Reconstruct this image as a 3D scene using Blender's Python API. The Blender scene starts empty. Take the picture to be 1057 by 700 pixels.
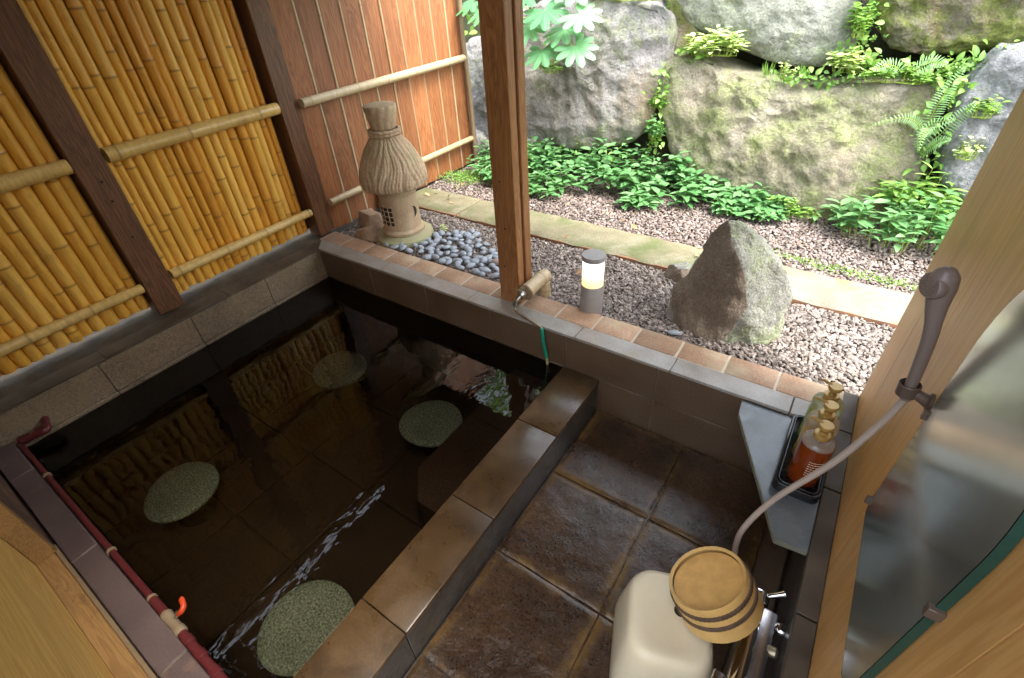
import bpy, bmesh, math, random
import numpy as np
from mathutils import Vector, noise
random.seed(7); rng=np.random.default_rng(7)
S=bpy.context.scene; COL=S.collection; PI=math.pi

# ------------------------------------------------------------------ materials
def newmat(name):
    m=bpy.data.materials.new(name); m.use_nodes=True; nt=m.node_tree
    b=nt.nodes['Principled BSDF']; return m,nt,b
class N:
    def __init__(s,nt): s.nt=nt
    def n(s,t,**k):
        x=s.nt.nodes.new(t)
        for a,v in k.items():
            if a.startswith('i_'): x.inputs[a[2:].replace('_',' ')].default_value=v
            else: setattr(x,a,v)
        return x
    def l(s,a,b): s.nt.links.new(a,b)
    def coord(s,sc=(1,1,1),rot=(0,0,0)):
        t=s.n('ShaderNodeTexCoord'); m=s.n('ShaderNodeMapping'); m.inputs['Scale'].default_value=sc; m.inputs['Rotation'].default_value=rot
        s.l(t.outputs['Object'],m.inputs['Vector']); return m.outputs[0]
    def noise(s,scale,detail=6,rough=.6,vec=None,dist=0):
        x=s.n('ShaderNodeTexNoise'); x.inputs['Scale'].default_value=scale; x.inputs['Detail'].default_value=detail; x.inputs['Roughness'].default_value=rough; x.inputs['Distortion'].default_value=dist
        if vec is not None: s.l(vec,x.inputs['Vector'])
        return x.outputs['Fac']
    def ramp(s,fac,stops):
        r=s.n('ShaderNodeValToRGB'); e=r.color_ramp.elements
        while len(e)<len(stops): e.new(.5)
        for i,(p,c) in enumerate(stops):
            e[i].position=p; e[i].color=(*c,1) if len(c)==3 else c
        s.l(fac,r.inputs[0]); return r.outputs[0]
    def mix(s,f,a,b,mode='MIX'):
        x=s.n('ShaderNodeMix',data_type='RGBA',blend_type=mode)
        for v,i in ((f,0),(a,6),(b,7)):
            if isinstance(v,(int,float)): x.inputs[i].default_value=v
            elif isinstance(v,tuple): x.inputs[i].default_value=(*v,1)
            else: s.l(v,x.inputs[i])
        return x.outputs[2]
    def math(s,op,a,b=0.):
        x=s.n('ShaderNodeMath',operation=op)
        for v,i in ((a,0),(b,1)):
            if isinstance(v,(int,float)): x.inputs[i].default_value=v
            else: s.l(v,x.inputs[i])
        return x.outputs[0]
    def rng(s,v,a,b,c,d):
        x=s.n('ShaderNodeMapRange'); 
        for i,q in enumerate((a,b,c,d)): x.inputs[i+1].default_value=q
        s.l(v,x.inputs[0]); return x.outputs[0]
    def bump(s,h,strength,dist,nrm=None):
        x=s.n('ShaderNodeBump'); x.inputs['Strength'].default_value=strength; x.inputs['Distance'].default_value=dist
        s.l(h,x.inputs['Height'])
        if nrm is not None: s.l(nrm,x.inputs['Normal'])
        return x.outputs[0]
    def attr(s,name): return s.n('ShaderNodeAttribute',attribute_name=name).outputs['Fac']

def stone(name,c1,c2,c3=None,sc=8,speck=None,rough=(.6,.85),bump=.4,bd=.004,tint=0,wet=None,dirt=None,fine=120):
    """natural stone: big tone patches, fine speckle, optional wet patches and stains"""
    m,nt,b=newmat(name); k=N(nt); v=k.coord()
    big=k.noise(sc,8,.62,v); col=k.ramp(big,[(.3,c1),(.5,c2),(.72,c3 or c2)])
    f=k.noise(fine,3,.7,v)
    if speck:
        sp=k.ramp(f,[(.36,tuple(x*speck[0] for x in (1,1,1))),(.5,(1,1,1)),(.64,tuple(x*speck[1] for x in (1,1,1)))])
        col=k.mix(1.,col,sp,'MULTIPLY')
    if dirt:
        d=k.noise(dirt[0],7,.65,v,.4); d=k.rng(d,dirt[2],dirt[3],0,1); col=k.mix(d,col,dirt[1])
    if tint:
        t=k.attr('tint'); g=k.rng(t,0,1,1-tint,1+tint); gg=k.n('ShaderNodeCombineColor'); 
        for i in range(3): k.l(g,gg.inputs[i])
        col=k.mix(1.,col,gg.outputs[0],'MULTIPLY')
    k.l(col,b.inputs['Base Color'])
    if wet:
        w=k.noise(wet[0],5,.6,v); w2=k.rng(w,wet[1],wet[2],rough[0],rough[1]); k.l(w2,b.inputs['Roughness'])
    else: k.l(k.rng(k.noise(sc*4,4,.5,v),.3,.7,rough[0],rough[1]),b.inputs['Roughness'])
    h=k.math('ADD',k.math('MULTIPLY',k.noise(sc*3,8,.7,v),1.),k.math('MULTIPLY',f,.25))
    k.l(k.bump(h,bump,bd),b.inputs['Normal'])
    return m
def wood(name,c1,c2,axis='Z',sc=6,rough=.55,bump=.25,tint=0,gloss=None,knots=False,dark=None):
    m,nt,b=newmat(name); k=N(nt)
    st={'X':(.06,1,1),'Y':(1,.06,1),'Z':(1,1,.06)}[axis]
    v=k.coord(st); n1=k.noise(sc*3,4,.6,v,1.2)
    w=k.math('SINE',k.math('MULTIPLY',n1,60.)); g=k.rng(w,-1,1,0,1)
    fine=k.noise(sc*60,3,.6,v); 
    mixf=k.math('ADD',k.math('MULTIPLY',g,.45),k.math('MULTIPLY',fine,.55))
    col=k.ramp(mixf,[(.25,c1),(.75,c2)])
    big=k.noise(2.5,4,.6,k.coord(tuple(1 if s==1 else .3 for s in st))); bb=k.rng(big,.3,.7,.78,1.15); cc=k.n('ShaderNodeCombineColor')
    for i in range(3): k.l(bb,cc.inputs[i])
    col=k.mix(1.,col,cc.outputs[0],'MULTIPLY')
    if dark:
        d=k.rng(k.noise(dark[0],6,.7,k.coord(tuple(1 if s==1 else .35 for s in st))),dark[2],dark[3],0,1); col=k.mix(d,col,dark[1])
    if tint:
        t=k.attr('tint'); g2=k.rng(t,0,1,1-tint,1+tint); gg=k.n('ShaderNodeCombineColor')
        for i in range(3): k.l(g2,gg.inputs[i])
        col=k.mix(1.,col,gg.outputs[0],'MULTIPLY')
    k.l(col,b.inputs['Base Color']); b.inputs['Roughness'].default_value=rough
    k.l(k.bump(mixf,bump,.0015),b.inputs['Normal']); return m
def plain(name,c,rough=.5,metal=0,spec=.5,coat=0,nz=.08,bump=0,trans=0,ior=1.45,sss=0):
    m,nt,b=newmat(name); k=N(nt); v=k.coord()
    n=k.noise(25,5,.6,v); col=k.ramp(n,[(.3,tuple(x*(1-nz) for x in c)),(.7,tuple(min(1,x*(1+nz)) for x in c))])
    k.l(col,b.inputs['Base Color']); b.inputs['Metallic'].default_value=metal
    k.l(k.rng(k.noise(60,4,.6,v),.3,.7,max(.02,rough*.85),min(1,rough*1.15)),b.inputs['Roughness'])
    b.inputs['Specular IOR Level'].default_value=spec; b.inputs['Coat Weight'].default_value=coat
    b.inputs['Transmission Weight'].default_value=trans; b.inputs['IOR'].default_value=ior
    b.inputs['Subsurface Weight'].default_value=sss; b.inputs['Subsurface Radius'].default_value=(.02,.015,.01)
    if bump: k.l(k.bump(k.noise(90,5,.6,v),bump,.002),b.inputs['Normal'])
    return m
def leafmat(name,c1,c2,c3,rough=.45,tr=.35):
    m,nt,b=newmat(name); k=N(nt); t=k.attr('tint'); col=k.ramp(t,[(0,c1),(.5,c2),(1,c3)])
    mk=k.attr('mark'); col=k.mix(k.math('MULTIPLY',mk,.35),col,tuple(min(1,x*1.9+.02) for x in c2))
    k.l(col,b.inputs['Base Color']); b.inputs['Roughness'].default_value=rough
    tl=k.n('ShaderNodeBsdfTranslucent'); k.l(k.mix(.5,col,(.35,.5,.08)),tl.inputs['Color'])
    mx=k.n('ShaderNodeMixShader'); mx.inputs[0].default_value=tr
    k.l(b.outputs[0],mx.inputs[1]); k.l(tl.outputs[0],mx.inputs[2]); k.l(mx.outputs[0],nt.nodes['Material Output'].inputs['Surface'])
    return m
def bamboo(name,c1,c2,c3,node,rough=.32,grain=.5):
    m,nt,b=newmat(name); k=N(nt); t=k.attr('tint'); col=k.ramp(t,[(0,c1),(.5,c2),(1,c3)])
    v=k.coord((1,1,.12)); n=k.noise(60,5,.65,v); col=k.mix(1.,col,k.ramp(n,[(.3,(.78,.75,.7)),(.65,(1.08,1.05,1.))]),'MULTIPLY')
    bl=k.noise(9,6,.7,k.coord()); col=k.mix(k.rng(bl,.56,.72,0,.45),col,node)
    mk=k.attr('mark'); col=k.mix(k.rng(mk,.25,1,0,.85),col,node)
    k.l(col,b.inputs['Base Color']); b.inputs['Roughness'].default_value=rough; b.inputs['Coat Weight'].default_value=.15
    k.l(k.bump(n,.12,.001),b.inputs['Normal']); return m

M={}
M['granite_light']=stone('speckled_granite',(.10,.07,.043),(.155,.112,.072),(.21,.16,.11),sc=3,speck=(.55,1.5),rough=(.45,.7),bump=.25,bd=.002,fine=150,dirt=(5,(.20,.15,.08),.5,.75))
M['granite_brown']=stone('brown_granite',(.055,.031,.016),(.085,.050,.027),(.12,.076,.045),sc=4,speck=(.6,1.4),rough=(.35,.6),bump=.2,bd=.002,fine=170,dirt=(4,(.09,.06,.04),.45,.75))
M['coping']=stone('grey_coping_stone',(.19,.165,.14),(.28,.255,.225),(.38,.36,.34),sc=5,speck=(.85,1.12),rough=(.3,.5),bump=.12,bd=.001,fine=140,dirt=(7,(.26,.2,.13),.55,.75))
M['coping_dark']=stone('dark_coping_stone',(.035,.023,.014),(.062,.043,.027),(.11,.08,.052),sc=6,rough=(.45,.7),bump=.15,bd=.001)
M['purple_tile']=stone('dull_purple_tile',(.062,.042,.042),(.09,.063,.062),(.12,.085,.082),sc=5,speck=(.9,1.1),rough=(.4,.6),bump=.1,bd=.001,dirt=(9,(.25,.15,.08),.6,.8))
M['brick']=stone('orange_brick',(.27,.16,.095),(.35,.22,.14),(.43,.30,.20),sc=9,speck=(.8,1.2),rough=(.7,.9),bump=.4,bd=.002,tint=.18,dirt=(3,(.42,.36,.24),.5,.7))
M['mortar']=stone('pale_mortar',(.40,.34,.26),(.5,.43,.34),sc=14,rough=(.8,.95),bump=.3)
M['grout']=stone('dark_grout',(.10,.085,.06),(.16,.13,.09),sc=14,rough=(.6,.9),bump=.3)
M['divider_top']=stone('wet_brown_stone',(.034,.017,.006),(.070,.039,.015),(.125,.078,.038),sc=3.2,speck=(.85,1.15),rough=(.22,.45),bump=.10,bd=.001,wet=(6,.35,.65),dirt=(5,(.03,.018,.010),.46,.68))
M['wet_slate']=stone('wet_dark_stone',(.03,.027,.026),(.055,.05,.045),(.09,.075,.06),sc=5,rough=(.08,.25),bump=.7,bd=.004,wet=(8,.35,.65))
M['bench']=stone('submerged_speckled_stone',(.065,.042,.033),(.095,.065,.05),(.12,.085,.068),sc=4,speck=(.55,1.6),rough=(.5,.7),bump=.1,fine=170)
M['pool']=stone('pool_floor_stone',(.026,.017,.009),(.046,.031,.016),(.07,.048,.026),sc=4,speck=(.75,1.25),rough=(.6,.8),bump=.3,fine=70,dirt=(2.2,(.05,.035,.022),.45,.7))
M['pool_wall']=stone('pool_wall_stone',(.012,.010,.009),(.022,.018,.015),sc=4,rough=(.4,.7),bump=.2)
M['disc']=stone('green_speckled_granite',(.21,.30,.25),(.30,.41,.35),(.41,.52,.46),sc=5,speck=(.4,1.8),rough=(.6,.8),bump=.4,bd=.003,fine=130)
M['soil']=stone('dark_soil',(.035,.025,.018),(.06,.045,.033),(.10,.08,.06),sc=6,rough=(.85,1),bump=1,bd=.02)
M['hill']=stone('mossy_earth',(.03,.024,.014),(.05,.05,.022),(.08,.10,.03),sc=4,rough=(.85,1),bump=1,bd=.05)
M['gravel']=stone('grey_mauve_gravel',(.125,.10,.085),(.205,.17,.148),(.32,.28,.25),sc=30,rough=(.6,.85),bump=.3,bd=.001,tint=.6)
M['mulch']=stone('brown_grey_gravel',(.15,.115,.10),(.22,.175,.155),(.33,.28,.25),sc=30,rough=(.7,.9),bump=.3,bd=.001,tint=.6)
M['pebble']=stone('blue_grey_pebble',(.20,.23,.27),(.28,.315,.36),(.37,.40,.45),sc=20,rough=(.45,.65),bump=.15,bd=.001,fine=200)
M['pebble_pink']=stone('pinkish_pebble',(.27,.2,.18),(.36,.28,.25),sc=20,rough=(.5,.7),bump=.2)
M['slab_moss']=stone('mossy_yellow_slab',(.15,.135,.08),(.23,.205,.125),(.30,.27,.19),sc=5,speck=(.7,1.25),rough=(.7,.9),bump=.8,bd=.006,dirt=(4,(.12,.14,.05),.46,.66))
M['slab_pale']=stone('pale_slab',(.15,.137,.10),(.215,.20,.155),(.27,.255,.215),sc=5,speck=(.75,1.2),rough=(.7,.9),bump=.7,bd=.005,dirt=(4,(.20,.17,.06),.48,.7))
M['terracotta']=stone('rust_brown_edge',(.22,.11,.06),(.30,.15,.08),sc=9,rough=(.8,.95),bump=.5)
M['lantern']=stone('tan_carved_stone',(.30,.21,.13),(.40,.29,.18),(.48,.38,.26),sc=7,speck=(.75,1.2),rough=(.8,.95),bump=.7,bd=.004,fine=160,dirt=(4,(.28,.29,.14),.52,.72))
M['lantern_base']=stone('mossy_lantern_base',(.23,.19,.11),(.32,.28,.17),(.30,.34,.16),sc=8,rough=(.8,.95),bump=.5)
M['hole']=plain('hole_shade_and_knot',(.03,.022,.015),.9)  # near-black standing in for shade inside holes; also colours the knots
M['brown_rock']=stone('rust_brown_rock',(.20,.12,.07),(.33,.22,.14),(.46,.36,.27),sc=9,rough=(.7,.9),bump=.8,bd=.006)
def rockmat(name,a,b_,c,moss,mossf=(.5,.62),stain=None,sc=2.5,crack=1.):
    m,nt,b=newmat(name); k=N(nt); v=k.coord()
    n=k.noise(sc,10,.68,v,.3); col=k.ramp(n,[(.3,a),(.5,b_),(.7,c)])
    f=k.noise(sc*22,6,.7,v); col=k.mix(1.,col,k.ramp(f,[(.3,(.6,.6,.6)),(.5,(1,1,1)),(.7,(1.35,1.35,1.35))]),'MULTIPLY')
    if stain:
        col=k.mix(k.rng(k.noise(sc*.9,6,.6,k.coord((1,1,.5)),.5),stain[1],stain[2],0,.75),col,stain[0])
    mo=k.math('ADD',k.noise(sc*1.3,8,.72,v,.2),k.math('MULTIPLY',k.noise(sc*12,5,.7,v),.25))
    mf=k.rng(mo,mossf[0]+.12,mossf[1]+.12,0,1)
    mc=k.ramp(f,[(.3,tuple(x*.55 for x in moss)),(.7,tuple(min(1,x*1.5) for x in moss))])
    col=k.mix(mf,col,mc); k.l(col,b.inputs['Base Color']); b.inputs['Roughness'].default_value=.88
    vo=k.n('ShaderNodeTexVoronoi',feature='DISTANCE_TO_EDGE'); vo.inputs['Scale'].default_value=sc*1.6
    warp=k.n('ShaderNodeTexNoise'); warp.inputs['Scale'].default_value=4; k.l(v,warp.inputs['Vector'])
    wv=k.mix(.25,v,warp.outputs['Color']); k.l(wv,vo.inputs['Vector'])
    cr=k.rng(vo.outputs['Distance'],0,.06,0,1)
    h=k.math('ADD',k.math('MULTIPLY',k.noise(sc*4,12,.72,v),1.2),k.math('ADD',k.math('MULTIPLY',f,.35),k.math('MULTIPLY',cr,.12*crack)))
    k.l(k.bump(h,1.,.036),b.inputs['Normal']); return m
M['b_grey']=rockmat('grey_boulder_stone',(.14,.135,.135),(.28,.27,.265),(.42,.40,.375),(.22,.26,.12),(.52,.68),((.36,.27,.14),.52,.72))
M['b_moss']=rockmat('mossy_tan_boulder_stone',(.165,.15,.095),(.29,.265,.19),(.42,.385,.315),(.24,.29,.10),(.46,.66),((.44,.34,.26),.55,.75),sc=3)
M['b_pale']=rockmat('pale_green_boulder_stone',(.20,.215,.175),(.31,.33,.27),(.42,.43,.38),(.30,.35,.20),(.55,.7),sc=3)
M['b_dark']=rockmat('brown_mossy_boulder_stone',(.12,.10,.07),(.22,.20,.15),(.34,.33,.32),(.14,.17,.03),(.40,.56),((.16,.10,.04),.45,.6),sc=3.5)
M['b_blue']=rockmat('blue_grey_boulder_stone',(.13,.14,.15),(.225,.235,.245),(.31,.32,.33),(.26,.28,.16),(.62,.75),sc=2.2)
M['rk_pale']=rockmat('lichen_rock_stone',(.22,.21,.18),(.36,.36,.31),(.48,.48,.42),(.32,.36,.20),(.48,.66),sc=5)
M['rk_brown']=rockmat('rust_rock_stone',(.20,.155,.115),(.30,.235,.175),(.40,.33,.26),(.26,.27,.14),(.66,.8),sc=5,crack=.4)

M['bamboo']=bamboo('golden_bamboo',(.64,.30,.035),(.75,.41,.06),(.83,.51,.11),(.24,.115,.03))
M['bamboo_rail']=bamboo('pale_bamboo_rail',(.60,.40,.12),(.66,.46,.16),(.70,.52,.22),(.30,.17,.06))
M['bamboo_old']=bamboo('weathered_bamboo',(.38,.29,.17),(.45,.36,.22),(.50,.42,.29),(.28,.2,.11),rough=.5)
M['bamboo_strip']=bamboo('bamboo_strip',(.34,.24,.13),(.41,.32,.20),(.48,.40,.28),(.33,.2,.1),rough=.5)
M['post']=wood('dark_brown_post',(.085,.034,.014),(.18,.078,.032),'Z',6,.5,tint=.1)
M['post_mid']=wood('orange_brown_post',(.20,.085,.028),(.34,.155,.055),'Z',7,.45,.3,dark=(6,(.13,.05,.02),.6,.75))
M['board']=wood('red_brown_board',(.20,.070,.025),(.32,.13,.047),'Z',6,.55,tint=.16)
M['wallwood']=wood('pale_cedar_panel',(.54,.285,.09),(.63,.36,.13),'Z',3.0,.42,.08,tint=.06)

M['doorwood']=wood('yellow_cedar_panel',(.70,.42,.11),(.85,.56,.18),'X',3,.45,.15,dark=(7,(.28,.13,.04),.6,.8))
M['sillwood']=wood('brown_sill_wood',(.27,.15,.055),(.38,.22,.085),'X',4,.5,.2,dark=(9,(.08,.04,.02),.56,.7))
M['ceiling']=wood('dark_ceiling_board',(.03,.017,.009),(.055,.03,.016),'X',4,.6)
M['partition']=stone('dark_stained_wall',(.05,.025,.02),(.09,.045,.03),(.2,.11,.06),sc=12,rough=(.7,.9),bump=.3)
M['bucket']=plain('honey_bucket_wood',(.56,.35,.12),.45,nz=.12)
M['bucket_base']=plain('honey_bucket_base',(.58,.33,.105),.45,nz=.16)
M['hoop']=stone('woven_brown_hoop',(.055,.032,.018),(.10,.06,.035),sc=40,rough=(.6,.8),bump=.8,bd=.002)
M['stool']=plain('cream_plastic',(.66,.575,.41),.32,nz=.02,sss=.1)
M['chrome']=plain('chrome',(.78,.77,.77),.07,1,nz=.02)
M['satin']=plain('satin_chrome',(.62,.60,.62),.24,1,nz=.03)
M['steel']=plain('tarnished_steel',(.40,.39,.36),.32,1,nz=.2)
M['copper']=plain('dull_copper',(.33,.27,.18),.4,.8,nz=.2)
M['hosegreen']=plain('green_rubber_hose',(.01,.20,.12),.35)
M['hosetan']=plain('aged_tan_tube',(.32,.30,.15),.45)
M['redpipe']=plain('dark_red_pipe',(.085,.014,.016),.35,nz=.04)
M['fitting']=plain('tan_pipe_fitting',(.20,.15,.095),.45,nz=.06)
M['orange']=plain('orange_plastic_lever',(.42,.045,.01),.35)
M['mauve']=plain('grey_mauve_plastic',(.185,.145,.132),.33,nz=.03)
M['mauve_hose']=plain('grey_beige_hose',(.36,.29,.25),.36,nz=.03)
M['bracket']=plain('brown_plastic_bracket',(.10,.07,.055),.35)
M['black']=plain('black_plastic',(.012,.012,.013),.25)
M['lampgrey']=plain('grey_metal_lamp',(.30,.28,.27),.45,.3)
M['cable']=plain('grey_cable',(.2,.18,.17),.5)
M['gold']=plain('gold_brown_pump',(.42,.27,.08),.35,.25,nz=.05)
M['label']=plain('faded_label',(.75,.66,.50),.5)
M['divider_top'].node_tree.nodes['Principled BSDF'].inputs['Coat Weight'].default_value=.2; M['divider_top'].node_tree.nodes['Principled BSDF'].inputs['Coat Roughness'].default_value=.12
M['shelf']=stone('blue_grey_slate',(.07,.08,.085),(.115,.13,.135),(.18,.195,.20),sc=7,speck=(.9,1.1),rough=(.15,.4),bump=.12,bd=.001,fine=200,wet=(6,.35,.65))
M['shelf_edge']=stone('greenish_slate_edge',(.13,.14,.10),(.2,.2,.15),sc=12,rough=(.3,.5),bump=.2)
M['green_edge']=plain('green_glass_edge',(.016,.055,.042),.2)
M['dirt']=stone('mossy_dirt_strip',(.035,.022,.010),(.07,.046,.022),(.12,.085,.04),sc=10,rough=(.8,1),bump=.8,bd=.006)
M['dryleaf']=leafmat('dry_leaf',(.25,.12,.05),(.42,.26,.12),(.60,.50,.30),.7,.1)
M['leaf_ground']=leafmat('pale_green_leaf',(.045,.14,.045),(.10,.25,.085),(.21,.39,.17),.36,.25)
M['leaf_bright']=leafmat('bright_green_leaf',(.09,.22,.035),(.18,.35,.065),(.34,.52,.15),.42,.35)
M['leaf_fatsia']=leafmat('mint_green_leaf',(.055,.20,.08),(.11,.30,.13),(.19,.40,.20),.35,.3)
M['leaf_fern']=leafmat('fern_green',(.08,.20,.05),(.15,.31,.10),(.28,.43,.20),.5,.3)
M['leaf_lime']=leafmat('lime_variegated_leaf',(.28,.42,.08),(.48,.62,.22),(.72,.80,.50),.45,.35)
M['stem']=plain('olive_stem',(.28,.38,.06),.5)
M['twig']=plain('brown_twig',(.20,.14,.08),.8)
M['leaf_hill']=leafmat('canopy_leaf',(.05,.13,.015),(.12,.26,.03),(.28,.45,.07),.5,.45)
M['bark']=stone('brown_bark',(.08,.055,.035),(.14,.10,.07),sc=20,rough=(.8,1),bump=1,bd=.01)

def liquid(name,c,rough=.08):
    m,nt,b=newmat(name); b.inputs['Base Color'].default_value=(*c,1); b.inputs['Roughness'].default_value=rough
    b.inputs['Transmission Weight'].default_value=.45; b.inputs['IOR'].default_value=1.4; b.inputs['Coat Weight'].default_value=.3; return m
M['liq_amber']=liquid('amber_soap',(.33,.06,.008)); M['liq_yellow']=liquid('pale_yellow_soap',(.78,.50,.07)); M['liq_green']=liquid('pale_green_soap',(.42,.60,.07))
M['clearplastic']=liquid('clear_bottle_plastic',(.80,.74,.62),.12); M['clearplastic'].node_tree.nodes['Principled BSDF'].inputs['Transmission Weight'].default_value=.75
# bollard light
m,nt,b=newmat('lit_lamp_diffuser'); k=N(nt); b.inputs['Base Color'].default_value=(.45,.42,.36,1)
tc=k.n('ShaderNodeTexCoord'); sx=k.n('ShaderNodeSeparateXYZ'); k.l(tc.outputs['Object'],sx.inputs[0])
k.l(k.ramp(k.rng(sx.outputs['Z'],.13,.27,0,1),[(0,(1,.42,.12)),(.35,(1,.62,.28)),(.6,(1,.92,.8)),(1,(1,1,1))]),b.inputs['Emission Color']); b.inputs['Emission Strength'].default_value=.32; M['diffuser']=m
# water: clear surface, fresnel reflection, small ripples
def water(name,tcol,sc,bs,bd,stretch=(1,1,1)):
    m,nt,b=newmat(name); k=N(nt); nt.nodes.remove(b); v=k.coord(stretch)
    h=k.math('ADD',k.noise(sc,2,.5,v,.6),k.math('MULTIPLY',k.noise(sc*3.1,2,.5,v),.22)); nr=k.bump(h,bs,bd)
    t=k.n('ShaderNodeBsdfTransparent'); t.inputs[0].default_value=(*tcol,1)
    g=k.n('ShaderNodeBsdfGlossy'); g.inputs['Roughness'].default_value=.01; k.l(nr,g.inputs['Normal'])
    f=k.n('ShaderNodeFresnel'); f.inputs['IOR'].default_value=1.48; k.l(nr,f.inputs['Normal'])
    mx=k.n('ShaderNodeMixShader'); k.l(f.outputs[0],mx.inputs[0]); k.l(t.outputs[0],mx.inputs[1]); k.l(g.outputs[0],mx.inputs[2])
    k.l(mx.outputs[0],nt.nodes['Material Output'].inputs['Surface']); return m
M['water']=water('pool_water',(.44,.39,.325),9.,1.,.0019,(1.,.6,1))
# wet stone floor: water film that breaks the reflection into sparkles
def floormat():
    m,nt,b=newmat('wet_brown_floor_stone'); k=N(nt); v=k.coord()
    n=k.noise(3.5,9,.68,v,.3); col=k.ramp(n,[(.3,(.022,.012,.006)),(.5,(.046,.025,.013)),(.7,(.085,.047,.022))])
    f=k.noise(110,4,.7,v); col=k.mix(1.,col,k.ramp(f,[(.3,(.55,.55,.55)),(.5,(1,1,1)),(.68,(1.7,1.6,1.5))]),'MULTIPLY')
    ed=k.attr('mark'); en=k.math('MULTIPLY',k.rng(ed,.25,1,0,1),k.rng(k.noise(7,6,.7,v),.40,.58,0,1)); col=k.mix(k.math('MULTIPLY',en,.95),col,(.15,.085,.026))
    k.l(col,b.inputs['Base Color'])
    k.l(k.rng(k.noise(4,4,.6,v),.35,.65,.10,.30),b.inputs['Roughness']); b.inputs['Specular IOR Level'].default_value=.35; b.inputs['Coat Weight'].default_value=.6; b.inputs['Coat Roughness'].default_value=.08; k.l(k.bump(k.math('ADD',k.noise(26,6,.72,v,.5),k.math('MULTIPLY',k.noise(130,4,.7,v),.35)),.55,.0045),b.inputs['Coat Normal'])
    h=k.math('ADD',k.math('MULTIPLY',k.noise(32,6,.65,v,.4),1.),k.math('MULTIPLY',k.noise(120,3,.6,v),.35))
    k.l(k.bump(h,.8,.0045),b.inputs['Normal']); return m
M['floor']=floormat()
# tarnished mirror
m,nt,b=newmat('old_mirror'); k=N(nt); v=k.coord(); b.inputs['Metallic'].default_value=.86
k.l(k.ramp(k.noise(3,5,.6,v),[(.3,(.46,.53,.49)),(.7,(.60,.66,.61))]),b.inputs['Base Color']); k.l(k.rng(k.noise(4,5,.6,v),.3,.7,.13,.21),b.inputs['Roughness']); M['mirror']=m

# ------------------------------------------------------------------ mesh builder
class MB:
    def __init__(s): s.v=[];s.f=[];s.t=[];s.m=[];s.mi=[]
    def add(s,vs,fs,tint=.5,mark=None,mi=0):
        o=len(s.v); s.v+= [tuple(p) for p in vs]; s.f+=[tuple(i+o for i in f) for f in fs]
        s.t+=list(tint) if hasattr(tint,'__len__') else [tint]*len(vs)
        s.m+=list(mark) if mark is not None else [0.]*len(vs); s.mi+=[mi]*len(fs); return s
def box(mb,x0,x1,y0,y1,z0,z1,bev=.003,tint=.5,mi=0,seg=1):
    bm=bmesh.new(); r=bmesh.ops.create_cube(bm,size=1)
    for v in bm.verts: v.co=Vector(((x0+x1)/2+v.co.x*(x1-x0),(y0+y1)/2+v.co.y*(y1-y0),(z0+z1)/2+v.co.z*(z1-z0)))
    if bev: bmesh.ops.bevel(bm,geom=bm.edges[:],offset=bev,segments=seg,profile=.5,affect='EDGES')
    mb.add([v.co[:] for v in bm.verts],[[v.index for v in f.verts] for f in bm.faces] if not bm.verts.index_update() else [],tint,mi=mi); bm.free(); return mb
def frame(d):
    d=Vector(d).normalized(); a=Vector((0,0,1)) if abs(d.z)<.9 else Vector((1,0,0)); u=d.cross(a).normalized(); return u,d.cross(u).normalized()
def smoothpath(pts,n=8):
    P=[Vector(p) for p in pts]; out=[]
    for i in range(len(P)-1):
        p0=P[max(i-1,0)];p1=P[i];p2=P[i+1];p3=P[min(i+2,len(P)-1)]
        for j in range(n):
            t=j/n; out.append(.5*((2*p1)+(p2-p0)*t+(2*p0-5*p1+4*p2-p3)*t*t+(3*p1-p0-3*p2+p3)*t**3))
    out.append(P[-1]); return out
def tube(mb,pts,r,seg=12,tint=.5,cap=True,marks=None,mi=0):
    P=[Vector(p) for p in pts]; n=len(P); R=r if hasattr(r,'__len__') else [r]*n
    vs=[];fs=[];mk=[];u=None
    for i in range(n):
        d=(P[min(i+1,n-1)]-P[max(i-1,0)]); d=d.normalized() if d.length>1e-9 else Vector((0,0,1))
        if u is None: u,w=frame(d)
        else: u=(u-d*u.dot(d)).normalized(); w=d.cross(u)
        for j in range(seg):
            a=2*PI*j/seg; vs.append(P[i]+(u*math.cos(a)+w*math.sin(a))*R[i]); mk.append(marks[i] if marks else 0.)
    for i in range(n-1):
        for j in range(seg): k2=(j+1)%seg; fs.append((i*seg+j,i*seg+k2,(i+1)*seg+k2,(i+1)*seg+j))
    if cap: fs.append(tuple(range(seg))[::-1]); fs.append(tuple(range((n-1)*seg,n*seg)))
    mb.add(vs,fs,tint,mk,mi); return mb
def lathe(mb,prof,c=(0,0,0),seg=48,axis=(0,0,1),fn=None,tint=.5,cap=True,mi=0):
    A=Vector(axis).normalized(); u,w=frame(A) if abs(A.z)<.999 else (Vector((1,0,0)),Vector((0,1,0)))
    vs=[];fs=[];C=Vector(c)
    for i,(r,z) in enumerate(prof):
        for j in range(seg):
            a=2*PI*j/seg; rr=r if fn is None else fn(r,z,a); vs.append(C+A*z+(u*math.cos(a)+w*math.sin(a))*rr)
    for i in range(len(prof)-1):
        for j in range(seg): k2=(j+1)%seg; fs.append((i*seg+j,i*seg+k2,(i+1)*seg+k2,(i+1)*seg+j))
    if cap: fs.append(tuple(range(seg))[::-1]); n=len(prof); fs.append(tuple(range((n-1)*seg,n*seg)))
    mb.add(vs,fs,tint,mi=mi); return mb
OFF={}
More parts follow.
